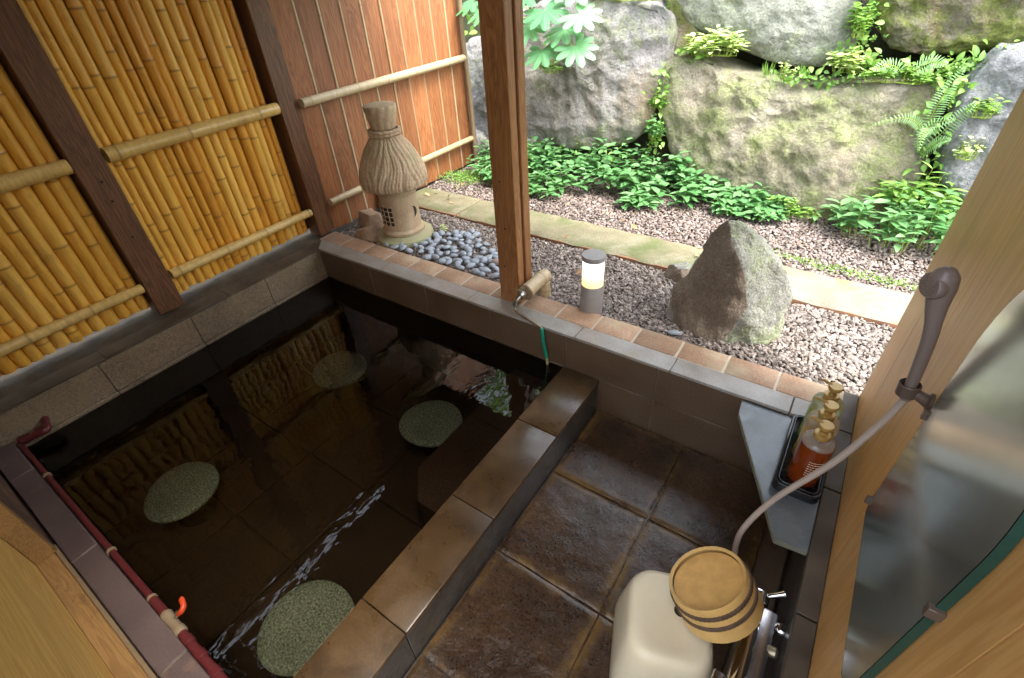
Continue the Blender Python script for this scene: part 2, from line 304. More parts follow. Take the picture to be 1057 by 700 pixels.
def link(name,mb,mats,parent=None,smooth=True,origin=None):
    """ONE mesh object; parented pieces keep the origin of their thing"""
    off=Vector(OFF[parent.name]) if parent else Vector(origin or (0,0,0))
    me=bpy.data.meshes.new(name); me.from_pydata([(a-off.x,b-off.y,c-off.z) for a,b,c in mb.v],[],mb.f)
    for nm,arr in (('tint',mb.t),('mark',mb.m)):
        at=me.attributes.new(nm,'FLOAT','POINT'); at.data.foreach_set('value',np.array(arr,dtype=np.float32))
    mats=mats if isinstance(mats,(list,tuple)) else [mats]
    for x in mats: me.materials.append(M[x])
    if len(mats)>1: me.polygons.foreach_set('material_index',np.array(mb.mi,dtype=np.int32))
    me.validate(); me.update()
    if smooth:
        me.polygons.foreach_set('use_smooth',[True]*len(me.polygons))
        if smooth!='all':
            try: me.set_sharp_from_angle(angle=math.radians(40))
            except Exception: pass
    o=bpy.data.objects.new(name,me); COL.objects.link(o)
    if parent: o.parent=parent; OFF[o.name]=OFF[parent.name]
    else: o.location=off; OFF[o.name]=tuple(off)
    return o
def tag(o,label,cat,group=None):
    o['label']=label; o['category']=cat
    if group: o['group']=group
    return o
def thing(name,label,cat,loc,group=None):
    o=bpy.data.objects.new(name,None); o.empty_display_size=.05; COL.objects.link(o); o.location=loc; OFF[o.name]=tuple(loc); return tag(o,label,cat,group)
def struct(name,mb,mats,kind='structure',smooth=True,label=None,cat=None):
    o=link(name,mb,mats,smooth=smooth); o['kind']=kind
    if label: o['label']=label; o['category']=cat
    return o

# ------------------------------------------------------------------ leaves
def leaf_tmpl(nu=5,shape='ovate'):
    us=np.linspace(0,1,nu); vs=np.array([-1,0,1.]); P=[]
    for u in us:
        w={'ovate':math.sin(PI*u**.75)**.9 if 0<u<1 else .02,'lance':(math.sin(PI*u**.9) if 0<u<1 else .02),'round':math.sin(PI*u)**.55 if 0<u<1 else .05}[shape]
        for v in vs: P.append((u,v*w*.5,v*v*.12*w))      # raised edges: a fold along the midrib
    F=[]
    for i in range(nu-1):
        for j in range(2): a=i*3+j; F.append((a,a+1,a+4,a+3))
    mk=[1. if (i%3)==1 else 0. for i in range(len(P))]
    return np.array(P),F,mk
TM={s:leaf_tmpl(6,s) for s in('ovate','lance','round')}
def leaves(mb,items,shape='ovate',curl=.25):
    """items: (pos, direction, normal, length, width, tint)"""
    T,F,mk=TM[shape]
    for p,d,nv,L,W,t in items:
        d=Vector(d).normalized(); nv=Vector(nv); s=d.cross(nv)
        if s.length<1e-4: s=d.cross(Vector((.3,.9,.1)))
        s.normalize(); nn=s.cross(d).normalized(); p=Vector(p); vs=[]
        for u,v,h in T: vs.append(p+d*(u*L)+s*(v*W)+nn*(h*W*1.2-curl*L*u*u*.5))
        mb.add(vs,F,t,mk)
def rv(s=1.): return Vector((random.uniform(-s,s),random.uniform(-s,s),random.uniform(-s,s)))
def sprig(mb,p,h,n,L,W,shape='ovate',lean=(0,0),tint=(0,1),curl=.3,stem=None):
    """a short upright stem with leaves in whorls, largest near the top"""
    top=Vector((p[0]+lean[0]*h+random.uniform(-.15,.15)*h,p[1]+lean[1]*h+random.uniform(-.15,.15)*h,p[2]+h)); b=Vector(p)
    items=[];a0=random.uniform(0,6.28); sc=random.uniform(.75,1.2)
    for i in range(n):
        f=.45+.55*(i+.5)/n; q=b.lerp(top,f); a=a0+i*2.4; up=.15+.5*f*random.uniform(.4,1.2)
        d=Vector((math.cos(a),math.sin(a),up-.25)); nv=Vector((-.3*math.cos(a),-.3*math.sin(a),1))+rv(.35)
        k=sc*random.uniform(.7,1.1); items.append((q,d,nv,L*k,W*k,min(1,max(0,random.uniform(*tint)*.75+.3*f-.05))))  # lower leaves tinted darker: shade put into the leaf colour
    leaves(mb,items,shape,curl)
    if stem is not None: tube(stem,[b,b.lerp(top,.5)+rv(.004),top],[.0022,.0018,.001],5,cap=False)

# ------------------------------------------------------------------ boulders
def closed_smooth(pts,n=8):
    P=[Vector(p) for p in pts];N_=len(P);out=[]
    for i in range(N_):
        p0,p1,p2,p3=P[i-1],P[i],P[(i+1)%N_],P[(i+2)%N_]
        for j in range(n):
            t=j/n; out.append(.5*((2*p1)+(p2-p0)*t+(2*p0-5*p1+4*p2-p3)*t*t+(3*p1-p0-3*p2+p3)*t**3))
    return out
def boulder(name,label,pts,mat,front=.22,back=.45,amp=.05,seed=0,power=2.6,rings=64,facet=.5):
    out=closed_smooth(pts,max(8,int(190/len(pts)))); n=len(out); c=sum(out,Vector())/n
    vs=[];fs=[]
    def ring(s,side):
        k=(max(0,1-s**power))**(1/power)
        for p in out:
            q=c+(p-c)*s*1.035; q=q+Vector((0,-front*k if side<0 else back*k,0)); vs.append(q)
    ss=[math.sin(PI/2*(i+1)/rings) for i in range(rings)]     # 0..1, dense at the rim
    order=[('f',s) for s in ss]+[('b',s) for s in ss[::-1][1::2]]
    for sd,s in order: ring(s,-1 if sd=='f' else 1)
    R=len(order)
    for i in range(R-1):
        for j in range(n): k2=(j+1)%n; fs.append((i*n+j,(i+1)*n+j,(i+1)*n+k2,i*n+k2))
    ic=len(vs); vs.append(c+Vector((0,-front,0))); vs.append(c+Vector((0,back,0)))
    for j in range(n):
        k2=(j+1)%n; fs.append((ic,j,k2)); fs.append((ic+1,(R-1)*n+k2,(R-1)*n+j))
    so=Vector((seed*7.3,seed*3.1,seed*5.7)); o2=[]
    for v in vs:
        rad=(v-c); rl=rad.length; rn=rad.normalized() if rl>1e-6 else Vector((0,-1,0))
        q=v*1.9+so
        d=noise.fractal(q,1.,2.,5)*amp*1.25-abs(noise.fractal(v*3.3+so*2,1.,2.,3))*amp*.8
        cell=noise.voronoi(v*2.3+so)[0]; d+=-(cell[1]-cell[0]<.12)*0+facet*amp*(.5-cell[0])
        hh_=min(1,math.hypot(v.x-c.x,v.z-c.z)/.3); d+=noise.fractal(v*9+so,.8,2.1,2 if hh_<.5 else 4)*amp*.42 if False else noise.fractal(v*9+so,1.,2.1,2)*amp*.40+(noise.fractal(v*22+so,.9,2.1,3)*amp*.17*hh_)
        hh_=min(1,math.hypot(v.x-c.x,v.z-c.z)/.3); d+=noise.fractal(v*30+so,1.,2.1,3)*amp*.07*hh_
        wc=min(1,math.hypot(v.x-c.x,v.z-c.z)/.3); o2.append(v+(rn*.45*wc+Vector((0,-1,0))*(1-.45*wc) if v.y<c.y+.02 else rn)*d)
    mb=MB(); mb.add(o2,fs); o=link(name,mb,mat,smooth='all',origin=(c.x,c.y,min(p.z for p in out))); return tag(o,label,'boulder')

# ================================================================== SETTING
g=MB()
def sheet(mb,x0,x1,y0,y1,z): mb.add([(x0,y0,z),(x1,y0,z),(x1,y1,z),(x0,y1,z)],[(0,1,2,3)])
sheet(g,-60,60,.20,60,-.04); sheet(g,-60,-.30,-60,.20,-.04); sheet(g,3.05,60,-60,.20,-.04); sheet(g,-.30,3.05,-60,-2.0,-.04)
struct('ground',g,'soil',smooth=False)
# the bank behind the boulders
h=MB(); nx,ny=150,60; vs=[];fs=[]
for j in range(ny):
    for i in range(nx):
        x=-6+i*(15/(nx-1)); t=j/(ny-1); y=1.95+.25*0+ (t**1.3)*9; z=-.08+ (min(y-1.95,.85))*1.35+max(0,y-2.8)*(.75 if x<.9 else max(.06,.75-.6*(x-.9)))
        y2=y+.12*noise.fractal(Vector((x*1.2,y,3)),1,2,4); z+=.10*noise.fractal(Vector((x*2,y*2,1)),1,2,5)*min(1,(y-1.95)*4)
        vs.append((x,y2,z))
for j in range(ny-1):
    for i in range(nx-1): a=j*nx+i; fs.append((a,a+1,a+nx+1,a+nx))
h.add(vs,fs); struct('hillside',h,'hill',smooth='all')

# gravel: real little stones
ico_v=[];t_=(1+5**.5)/2
for a,b in((-1,t_),(1,t_),(-1,-t_),(1,-t_)): ico_v.append((a,b,0))
for a,b in((-1,t_),(1,t_),(-1,-t_),(1,-t_)): ico_v.append((0,a,b))
for a,b in((t_,-1),(t_,1),(-t_,-1),(-t_,1)): ico_v.append((a if True else 0,0,b))
ico_v=np.array(ico_v,float)/1.9
IV=np.array([(-1,t_,0),(1,t_,0),(-1,-t_,0),(1,-t_,0),(0,-1,t_),(0,1,t_),(0,-1,-t_),(0,1,-t_),(t_,0,-1),(t_,0,1),(-t_,0,-1),(-t_,0,1)])/1.9
IF=np.array([(0,11,5),(0,5,1),(0,1,7),(0,7,10),(0,10,11),(1,5,9),(5,11,4),(11,10,2),(10,7,6),(7,1,8),(3,9,4),(3,4,2),(3,2,6),(3,6,8),(3,8,9),(4,9,5),(2,4,11),(6,2,10),(8,6,7),(9,8,1)])
def gravel(name,label,mat,pts,r0,r1,zf,flat=.7):
    n=len(pts); V=np.repeat(IV[None],n,0)*(1+rng.uniform(-.28,.28,(n,12,1)))
    r=rng.uniform(r0,r1,n)**1.; sc=np.stack([r*rng.uniform(.8,1.5,n),r*rng.uniform(.7,1.1,n),r*flat*rng.uniform(.6,1.1,n)],1)
    V*=sc[:,None,:]
    for ax in range(3):   # random tumbling, mostly about Z
        a=rng.uniform(-PI,PI,n) if ax==2 else rng.normal(0,.45,n); c,s=np.cos(a)[:,None],np.sin(a)[:,None]
        i,j=[(1,2),(2,0),(0,1)][ax]; A=V[:,:,i]*c-V[:,:,j]*s; B=V[:,:,i]*s+V[:,:,j]*c; V[:,:,i]=A; V[:,:,j]=B
    P=np.array(pts); V[:,:,0]+=P[:,0,None]; V[:,:,1]+=P[:,1,None]; V[:,:,2]+=P[:,2,None]
    F=(IF[None]+12*np.arange(n)[:,None,None]).reshape(-1,3)
    me=bpy.data.meshes.new(name); me.from_pydata(V.reshape(-1,3).tolist(),[],F.tolist())
    at=me.attributes.new('tint','FLOAT','POINT'); at.data.foreach_set('value',np.repeat(rng.beta(1.6,1.6,n),12).astype(np.float32))
    me.materials.append(M[mat]); o=bpy.data.objects.new(name,me); COL.objects.link(o); o['kind']='stuff'; o['label']=label; o['category']='gravel'; return o
def scatter(x0,x1,y0,y1,step,z,jz=.004,test=None):
    X,Y=np.meshgrid(np.arange(x0,x1,step),np.arange(y0,y1,step)); X=X.ravel()+rng.uniform(-.55,.55,X.size)*step; Y=Y.ravel()+rng.uniform(-.55,.55,Y.size)*step
    out=[(x,y,z+random.uniform(-jz,jz)+.006*math.sin(x*5)*math.cos(y*7)) for x,y in zip(X,Y) if test is None or test(x,y)]
    return out
gravel('gravel','loose grey mauve gravel between the brick edging and the stone slabs','gravel',scatter(-.10,3.5,.235,.80,.0125,-.026,.005),.0075,.0125,0)
gravel('mulch_gravel','fine brown grey gravel mixed with litter beyond the slabs','mulch',scatter(-.12,3.7,1.10,1.95,.0145,-.024,.006),.0065,.0115,0,.6)
# litter: twigs and crumbs
tw=MB()
for i in range(150):
    x=random.uniform(-.05,3.2);y=random.uniform(1.12,1.7) if random.random()<.8 else random.uniform(.5,.8); a=random.uniform(0,PI);L=random.uniform(.02,.06)
    tube(tw,[(x,y,-.008),(x+L*math.cos(a)*.5,y+L*math.sin(a)*.5,-.002+random.uniform(0,.006)),(x+L*math.cos(a),y+L*math.sin(a),-.008)],random.uniform(.0008,.002),4,cap=False)
struct('twig_litter',tw,'twig','stuff',label='scattered twigs and dry stalks on the gravel',cat='litter')

# ---- wash floor: worn wet stone squares
f=MB(); ys=[0,-.437,-.862,-1.29,-1.72]; xs=[1.975,2.405,2.80]
for a in range(2):
    for b in range(4):
        x0,x1,y1,y0=xs[a]+.0035,xs[a+1]-.0035,ys[b]-.0035,ys[b+1]+.0035; n=40; vs=[];fs=[];mk=[]; ph=random.random()*50
        for j in range(n+1):
            for i in range(n+1):
                u=i/n;v=j/n;e=min(u,1-u,v,1-v); x=x0+(x1-x0)*u;y=y0+(y1-y0)*v
                ed=min(1,e/.035); z=-.392-.0045*(1-ed)**2+.0035*noise.fractal(Vector((x*7,y*7,ph)),1,2,5)
                x+=.0025*noise.noise(Vector((x*14,y*14,ph)))*(1-ed);y+=.0025*noise.noise(Vector((x*14,y*14,ph+9)))*(1-ed)
                vs.append((x,y,z));mk.append(max(0,1-e/.13))
        for j in range(n):
            for i in range(n): k_=j*(n+1)+i; fs.append((k_,k_+1,k_+n+2,k_+n+1))
        f.add(vs,fs,.5,mk)
sheet(f,1.97,2.90,-1.75,0,-.402)
struct('wash_floor',f,'floor',smooth='all')
# ---- pool shell and water
p=MB()
for xa,xb in((0.004,.28),(.288,.72),(.728,1.16),(1.168,1.60),(1.608,1.79)):
    for ya,yb in((-1.70,-1.30),(-1.292,-.87),(-.862,-.44),(-.432,0)): box(p,xa,xb,ya,yb,-.70,-.64,.004)
sheet(p,-.02,1.85,-1.75,.02,-.655)
struct('pool_floor',p,'pool')
w=MB(); n=60
vs=[(i/n*1.770+.004,-1.69+j/n*1.686,-.2065) for j in range(n+1) for i in range(n+1)]
w.add(vs,[(j*(n+1)+i,j*(n+1)+i+1,(j+1)*(n+1)+i+1,(j+1)*(n+1)+i) for j in range(n) for i in range(n)])
struct('water',w,'water',smooth='all')

# ================================================================== STONE WALLS
# garden-side wall: face blocks, grey coping, brick edging
t=thing('stone_ledge','long low stone ledge with grey coping and orange brick edging between the bath and garden','ledge',(1.3,0,-.7))
fb=MB(); xe=[-.0,.453,.898,1.343,1.788,2.233,2.678,2.885]
for a,b in zip(xe[:-1],xe[1:]):
    box(fb,a+.0012,b-.0012,0,.09,-.202,-.016,.002); 
    box(fb,a+.0012,b-.0012,.001,.09,-.42,-.2045,.002)
    
link('wall_face',fb,'granite_brown',t)
gl=MB(); box(gl,-.02,2.93,.004,.088,-.70,-.014,0); link('grout_backing',gl,'grout',t)
cp=MB(); ce=[-.09,.55,1.2,1.83,2.28,2.735]
for i,(a,b) in enumerate(zip(ce[:-1],ce[1:])):
    if i==0: # mitred corner
        z0,z1=-.014,0.; cp.add([(0,-.003,z0),(b,-.003,z0),(b,.094,z0),(-.094,.094,z0),(0,-.003,z1),(b,-.003,z1),(b,.094,z1),(-.094,.094,z1)],[(0,3,2,1),(4,5,6,7),(0,1,5,4),(1,2,6,5),(2,3,7,6),(3,0,4,7)])
    else: box(cp,a+.001,b-.001,-.003,.094,-.014,0,.002)
box(cp,2.738,2.885,-.003,.094,-.014,0,.002)
link('coping',cp,'coping',t)
br=MB(); x=-.115
bx=[-.115]+[ -.115+.1985*i for i in range(1,16)]
for a in bx:
    box(br,a+.004,min(a+.1945,2.94),.097,.222,-.05,-.001+random.uniform(-.0015,.001),.005,tint=random.random(),seg=2)
link('brick_edging',br,'brick',t)
mo=MB(); box(mo,-.115,2.935,.0965,.219,-.06,-.0035,0); link('mortar_bed',mo,'mortar',t)
# left wall
t=thing('stone_curb','speckled granite curb below the bamboo fence on the left of the bath','curb',(-.05,-.9,-.7))
fb=MB(); ye=[-2.0,-1.737,-1.29,-.845,-.4,-.003]
for a,b in zip(ye[:-1],ye[1:]): box(fb,-.09,0,a+.0012,b-.0012,-.186,-.016,.002)
link('wall_face',fb,'granite_light',t)
lb=MB()
for a,b in zip(ye[:-1],ye[1:]): box(lb,-.09,.006,a+.001,b-.001,-.213,-.188,.004)
link('bottom_ledge',lb,'granite_light',t)
gl=MB(); box(gl,-.09,-.004,-2.0,-.004,-.70,-.012,0); link('grout_backing',gl,'pool_wall',t)
cp=MB(); z0,z1=-.014,0.
cp.add([(0,-.003,z0),(-.094,.094,z0),(-.094,-.62,z0),(0.003,-.62,z0),(0,-.003,z1),(-.094,.094,z1),(-.094,-.62,z1),(.003,-.62,z1)],[(0,3,2,1),(4,5,6,7),(0,1,5,4),(1,2,6,5),(2,3,7,6),(3,0,4,7)])
for a,b in((-1.25,-.622),(-2.0,-1.252)): box(cp,-.094,.003,a,b,-.014,0,.002)
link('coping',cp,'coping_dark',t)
ds=MB(); n=120;vs=[];fs=[]
for i in range(n+1):
    y=-2+2.2*i/n
    for j,xx in enumerate((-.30,-.24,-.18,-.13,-.0935)): vs.append((xx,y,-.012+.006*noise.noise(Vector((xx*20,y*14,2)))+(.008 if j in(1,2) else 0)))
for i in range(n):
    for j in range(4): a=i*5+j; fs.append((a,a+1,a+6,a+5))
ds.add(vs,fs); link('dirt_strip',ds,'dirt',t)
# pool wall linings under water
pw=MB(); box(pw,-.0,.003,-1.75,0,-.70,-.213,0); box(pw,.0,1.79,-.004,0.0008,-.70,-.21,0); box(pw,0,1.79,-1.76,-1.712,-.70,-.17,0)
o=link('pool_lining',pw,'pool_wall'); o['kind']='structure'
# near coping
t=thing('tiled_rim','dull purple tiled rim along the near edge of the pool beside the red pipe','rim',(.9,-1.74,-.7))
r=MB()
for a,b in((-.32,.262),(.264,.872),(.874,1.48),(1.482,1.775)): box(r,a+.0008,b-.0008,-1.781,-1.700,-.19,-.150,.003)
link('tile',r,'purple_tile',t); gl=MB(); box(gl,-.3,1.775,-1.779,-1.703,-.70,-.153,0); link('grout_backing',gl,'grout',t)
# divider
t=thing('pool_divider','wet brown stone divider separating the pool from the wash floor','divider',(1.87,-.85,-.7))
d=MB(); yd=[-.0005,-.404,-.856,-1.308,-1.76]
for b,a in zip(yd[:-1],yd[1:]): box(d,1.776,1.972,a+.0012,b-.0012,-.226,-.2,.006,seg=2)
link('capstone',d,'divider_top',t)
d=MB()
for b,a in zip(yd[:-1],yd[1:]): box(d,1.782,1.966,a+.0015,b-.0015,-.70,-.228,.002)
link('wall_face',d,'wet_slate',t)
# submerged seat
t=thing('underwater_step','dark speckled stone step with cut corners under the water beside the divider','step',(1.6,-.45,-.64))
def slabpoly(mb,poly,z0,z1):
    n=len(poly); mb.add([(x,y,z0) for x,y in poly]+[(x,y,z1) for x,y in poly],[tuple(range(n))[::-1],tuple(range(n,2*n))]+[(i,(i+1)%n,(i+1)%n+n,i+n) for i in range(n)])
b=MB(); slabpoly(b,[(1.485,-.402),(1.485,-.765),(1.60,-.89),(1.78,-.89),(1.78,-.402)],-.64,-.345); slabpoly(b,[(1.485,-.005),(1.485,-.398),(1.78,-.398),(1.78,-.005)],-.64,-.345)
link('step_block',b,'bench',t,smooth=False)
# right low wall
t=thing('wash_wall','low dark stone wall with narrow coping under the wooden wall on the right','ledge',(2.91,-.9,-.7))
r=MB()
for a,b in((-.285,-.002),(-.742,-.29),(-1.2,-.744),(-1.75,-1.202)): box(r,2.888,2.9385,a+.0015,b-.0015,-.03,0,.002)
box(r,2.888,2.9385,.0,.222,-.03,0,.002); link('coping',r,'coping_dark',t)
r=MB()
for a,b in((-.285,-.002),(-.742,-.29),(-1.2,-.744),(-1.75,-1.202)): box(r,2.892,2.95,a,b,-.45,-.032,.002)
link('wall_face',r,'wet_slate',t); r=MB(); box(r,2.80,2.891,-1.75,-.004,-.45,-.355,.008); link('kick_curb',r,'granite_brown',t)

# ================================================================== BAMBOO FENCE
def cane(mb,x,y,z0,z1,r,tint,seg=12,lx=0,ly=0,first=None,axis='z'):
    L=z1-z0; nodes=[];q=(first if first is not None else random.uniform(.02,.3))
    while q<L: nodes.append(q); q+=random.uniform(.22,.38)*(r/.024)**.3
    st=sorted(set([0.,L]+[q+d for q in nodes for d in(-.014,-.004,0,.004,.014) if 0<q+d<L]))
    pts=[];R=[];mk=[]; bow=random.uniform(-.006,.006)
    for s in st:
        dn=min([abs(s-q) for q in nodes] or [9]); pos=(x+lx*s/L+bow*math.sin(PI*s/L),y+ly*s/L,z0+s) if axis=='z' else None
        if axis=='y': pos=(x+lx*s/L+bow*math.sin(PI*s/L),z0+s,y+ly*s/L)
        if axis=='x': pos=(z0+s,x,y+ly*s/L)
        pts.append(pos); R.append(r*(1-.06*s/L)*(1.07 if dn<.001 else (1.045 if dn<.005 else 1.))); mk.append(1. if dn<.001 else (.55 if dn<.005 else 0.))
    tube(mb,pts,R,seg,tint,marks=mk)
t=thing('bamboo_fence','golden bamboo cane fence with dark posts rising along the left side of the bath','fence',(-.17,-.9,-.02))
def bay(y0,y1,rbase):
    mb=MB(); y=y0
    while y<y1:
        r=rbase*random.uniform(.74,1.2); zb=.042+random.uniform(-.004,.008)
        if y+2*r>y1+.012: break
        cane(mb,-.205+random.uniform(-.006,.006),y+r,zb,2.03+random.uniform(-.02,.02),r,random.random(),14,random.uniform(-.008,.008),random.uniform(-.006,.006)); y+=2*r*.985+random.choice([-.0015,-.0005,0,.0005,.002])
    return mb
link('cane_panel',bay(-.795,.118,.0245),'bamboo',t); link('cane_panel',bay(-2.35,-.925,.0285),'bamboo',t)
for (ya,yb) in((-.782,.112),(-2.35,-.93)):
    for z,r in((.785,.0335),(.168,.026),(1.42,.033)):
        mb=MB(); cane(mb,-.150+(.0 if r>.03 else -.003),z,ya,yb,r,random.uniform(.3,.8),18,0,random.uniform(-.004,.006),first=.045,axis='y'); link('rail',mb,'bamboo_rail',t)
mb=MB(); yy=-2.35; box(mb,-.2625,-.2475,.06,.150,.03,2.03,0); box(mb,-.2625,-.2475,-.98,-.77,.03,2.03,0)
while yy<.06:
    w_=random.uniform(.05,.09); box(mb,-.262,-.247,yy,min(yy+w_,.059),.0305,2.031,0); yy+=w_+random.choice([.0006,.001,.003])
link('gap_shade_lath',mb,'post',t,smooth=False)  # unseen laths added to darken the gaps between canes and block bright slits
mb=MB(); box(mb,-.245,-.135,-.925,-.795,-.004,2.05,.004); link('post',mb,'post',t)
for z in (.60,.69,.42): 
    mb=MB(); lathe(mb,[(.006,-.001),(.006,.0008)],(-.134,-.86+.01*z,z),10,axis=(1,0,0)); link('peg_hole_shade',mb,'hole',t)  # flat dark disc stands in for the shade of a hole
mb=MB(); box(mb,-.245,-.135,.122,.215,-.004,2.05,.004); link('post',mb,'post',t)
mb=MB(); box(mb,-.27,-.16,.2165,.262,-.004,2.05,.003); link('post_strip',mb,'post',t)
mb=MB(); box(mb,-.26,-.13,-2.4,1.75,2.045,2.135,.004); link('top_beam',mb,'post',t)
# ---- board fence in the garden
t=thing('board_fence','reddish brown board fence with thin bamboo strips running into the garden behind the lantern','fence',(-.17,1.0,-.03))
mb=MB(); y=.262; st=MB()
W=.157
for i in range(10):
    a=y+i*W; o=.012; b=a+W-.017
    vs=[(-.205,a,-.02),(-.180,a,-.02),(-.163,b,-.02),(-.188,b,-.02)]; vs=vs+[(p[0],p[1],2.03) for p in vs]
    mb.add(vs,[(0,3,2,1),(4,5,6,7),(0,1,5,4),(1,2,6,5),(2,3,7,6),(3,0,4,7)],random.random())
    cane(st,-.165,b+.004,-.02,2.02,.0085,random.random(),8,0,0)
link('board_panel',mb,'board',t,smooth=False); mb=MB(); box(mb,-.232,-.212,.262,1.82,-.02,2.02,0); link('gap_shade_panel',mb,'ceiling',t); link('bamboo_strip',st,'bamboo_strip',t)  # dark panel added behind the boards to make the shadow line beside each strip
for z,r in((.785,.027),(.182,.023),(1.42,.027)):
    mb=MB(); cane(mb,-.132,z,.262,1.80,r,random.uniform(.2,.9),16,0,.01,first=.06,axis='y'); link('rail',mb,'bamboo_old',t)
mb=MB(); tube(mb,smoothpath([(-.125,1.80,-.04),(-.12,1.80,.5),(-.128,1.79,1.0),(-.12,1.80,1.6),(-.125,1.79,2.04)],4),.019,12); link('end_post',mb,'twig',t)
mb=MB(); box(mb,-.26,-.185,.30,1.80,2.03,2.06,.004); link('top_cap',mb,'post',t)
# ---- free standing post that carries the eave
t=thing('roof_post','orange brown wooden post with a vertical groove standing on the stone ledge','post',(1.40,.15,0))
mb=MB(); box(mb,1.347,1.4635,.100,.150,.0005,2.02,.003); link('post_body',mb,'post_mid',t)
mb=MB(); box(mb,1.35,1.452,.150,.170,.0005,2.02,0); link('groove_core',mb,'post',t)
mb=MB(); box(mb,1.352,1.4635,.170,.222,.0005,2.02,.003); link('back_strip',mb,'post_mid',t)
for z,xx in((.62,1.39),(.40,1.402),(.20,1.385)):
    mb=MB(); lathe(mb,[(.005,-.0008),(.004,.001)],(xx,.0995,z),10,axis=(0,-1,0)); link('knot',mb,'hole',t)
# ---- wooden wall on the right
t=thing('wooden_wall','pale cedar wall panel on the right carrying the mirror and the shower','wall',(2.96,-.9,0))
mb=MB(); ys_=[.228,-.02,-.30,-.58,-.86,-1.14,-1.42,-1.70,-1.98,-2.3]
for b,a in zip(ys_[:-1],ys_[1:]): box(mb,2.94,2.985,a+.0006,b-.0006,-.03,2.10,.0015,tint=random.random())
link('plank_panel',mb,'wallwood',t)
mb=MB(); box(mb,2.9385,2.9395,.20,.2285,-.002,2.1,0) ; 
# ---- door and partition at the near left
t=thing('sliding_door','yellow cedar door panel recessed behind a brown wooden sill at the near left','door',(1.3,-1.85,-.15))
mb=MB(); box(mb,.78,2.05,-1.90,-1.853,-.15,2.05,0); link('door_panel',mb,'doorwood',t,smooth=False)
mb=MB(); box(mb,.745,2.08,-1.853,-1.797,-.19,-.15,.002); link('sill',mb,'sillwood',t)
mb=MB(); box(mb,.745,2.08,-1.797,-1.7845,-.19,-.146,.002); link('sill_lip',mb,'twig',t)
mb=MB(); box(mb,.745,.782,-1.853,-1.79,-.150,2.05,.003); link('jamb',mb,'sillwood',t)
mb=MB(); box(mb,-.32,.743,-1.90,-1.79,-.30,2.10,0); tag(link('partition_wall',mb,'partition',origin=(.2,-1.85,-.3),smooth=False),'dark rust spotted partition between the purple rim and the left fence','wall')
# ---- roof over the bath
t=thing('roof','dark boarded roof and eave above the bath, seen only mirrored in the water','roof',(1.4,-.5,2.15))
mb=MB(); yy=-1.9
while yy<.0: box(mb,-.10,2.2 if yy<-1.25 else 3.3,yy,yy+.147,2.15,2.175,.002); yy+=.15
for i in range(6):
    ya=.0+.142*i; za=2.15-.60*ya/.85; zb=2.15-.60*(ya+.139)/.85
    slab_=[(-.34,ya,za),(3.3,ya,za),(3.3,ya+.139,zb),(-.34,ya+.139,zb)]; mb.add(slab_+[(a,b,c+.025) for a,b,c in slab_],[(0,3,2,1),(4,5,6,7),(0,1,5,4),(1,2,6,5),(2,3,7,6),(3,0,4,7)])
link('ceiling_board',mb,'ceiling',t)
mb=MB(); box(mb,-.34,3.3,.853,.90,1.53,1.62,.004); link('eave_beam',mb,'ceiling',t)
for xx in (1.405,):
    mb=MB(); box(mb,xx-.05,xx+.05,-1.9,-.005,2.07,2.149,.004); link('rafter',mb,'ceiling',t)

# ================================================================== POOL STONES
for (x,y),lab in {(.51,-.425):'green granite disc in the pool farthest back, under the mirrored bamboo',(1.265,-.46):'bluish green granite disc in the pool next to the underwater step',(.548,-1.385):'green granite disc in the pool nearest the left rim',(1.537,-1.436):'large green granite disc in the pool at the near end by the divider'}.items():
    t=thing('pool_stone',lab,'stone disc',(x,y,-.64),'round granite stones in the pool'); R0=.160 if x<1.5 else .165; ph=random.random()*9
    fn=lambda r,z,a: r*(1+.03*math.sin(2*a+ph)+.018*math.sin(3*a+ph*2))
    mb=MB(); lathe(mb,[(.001,-.455),(.05,-.4545),(R0*.8,-.4555),(R0*.95,-.458),(R0,-.464),(R0,-.474),(R0*.95,-.482),(.05,-.484)][::-1],(x,y,0),56,fn=fn); link('stone_top',mb,'disc',t)
    mb=MB(); lathe(mb,[(.085,-.65),(.075,-.58),(.085,-.484)],(x,y,0),24); link('pedestal',mb,'pool_wall',t)
# ================================================================== RED PIPE
t=thing('red_pipe','dark red water pipe with an orange valve lever along the near pool rim','pipe',(.9,-1.69,-.17))
r=.013
mb=MB(); tube(mb,smoothpath([(-.5,-1.62,-.085),(-.36,-1.60,-.085),(-.235,-1.555,-.085),(-.15,-1.54,-.09),(-.11,-1.545,-.10)],6),.015,14); link('pipe_run',mb,'redpipe',t)
mb=MB(); tube(mb,smoothpath([(-.15,-1.54,-.09),(-.10,-1.543,-.105),(.03,-1.575,-.14),(.06,-1.59,-.145),(.045,-1.63,-.15),(.02,-1.68,-.155)],6),.016,14); link('elbow',mb,'redpipe',t)
for p_ in ((-.13,-1.541,-.094),(.045,-1.60,-.146),(.03,-1.655,-.153)):
    mb=MB(); lathe(mb,[(.017,-.02),(.0195,-.018),(.0195,.018),(.017,.02)],p_,16,axis=(.8,-.2,-.2) if p_[0]<0 else (-.3,-1,-.1)); link('coupling',mb,'redpipe',t)
mb=MB(); tube(mb,[(.02,-1.686,-.165),(1.23,-1.686,-.165)],.0105,14); tube(mb,[(1.23,-1.686,-.165),(1.31,-1.686,-.165)],.0135,14); link('pipe_run',mb,'redpipe',t)
mb=MB(); tube(mb,[(1.415,-1.686,-.165),(1.76,-1.686,-.165)],.0135,14); link('pipe_run',mb,'redpipe',t)
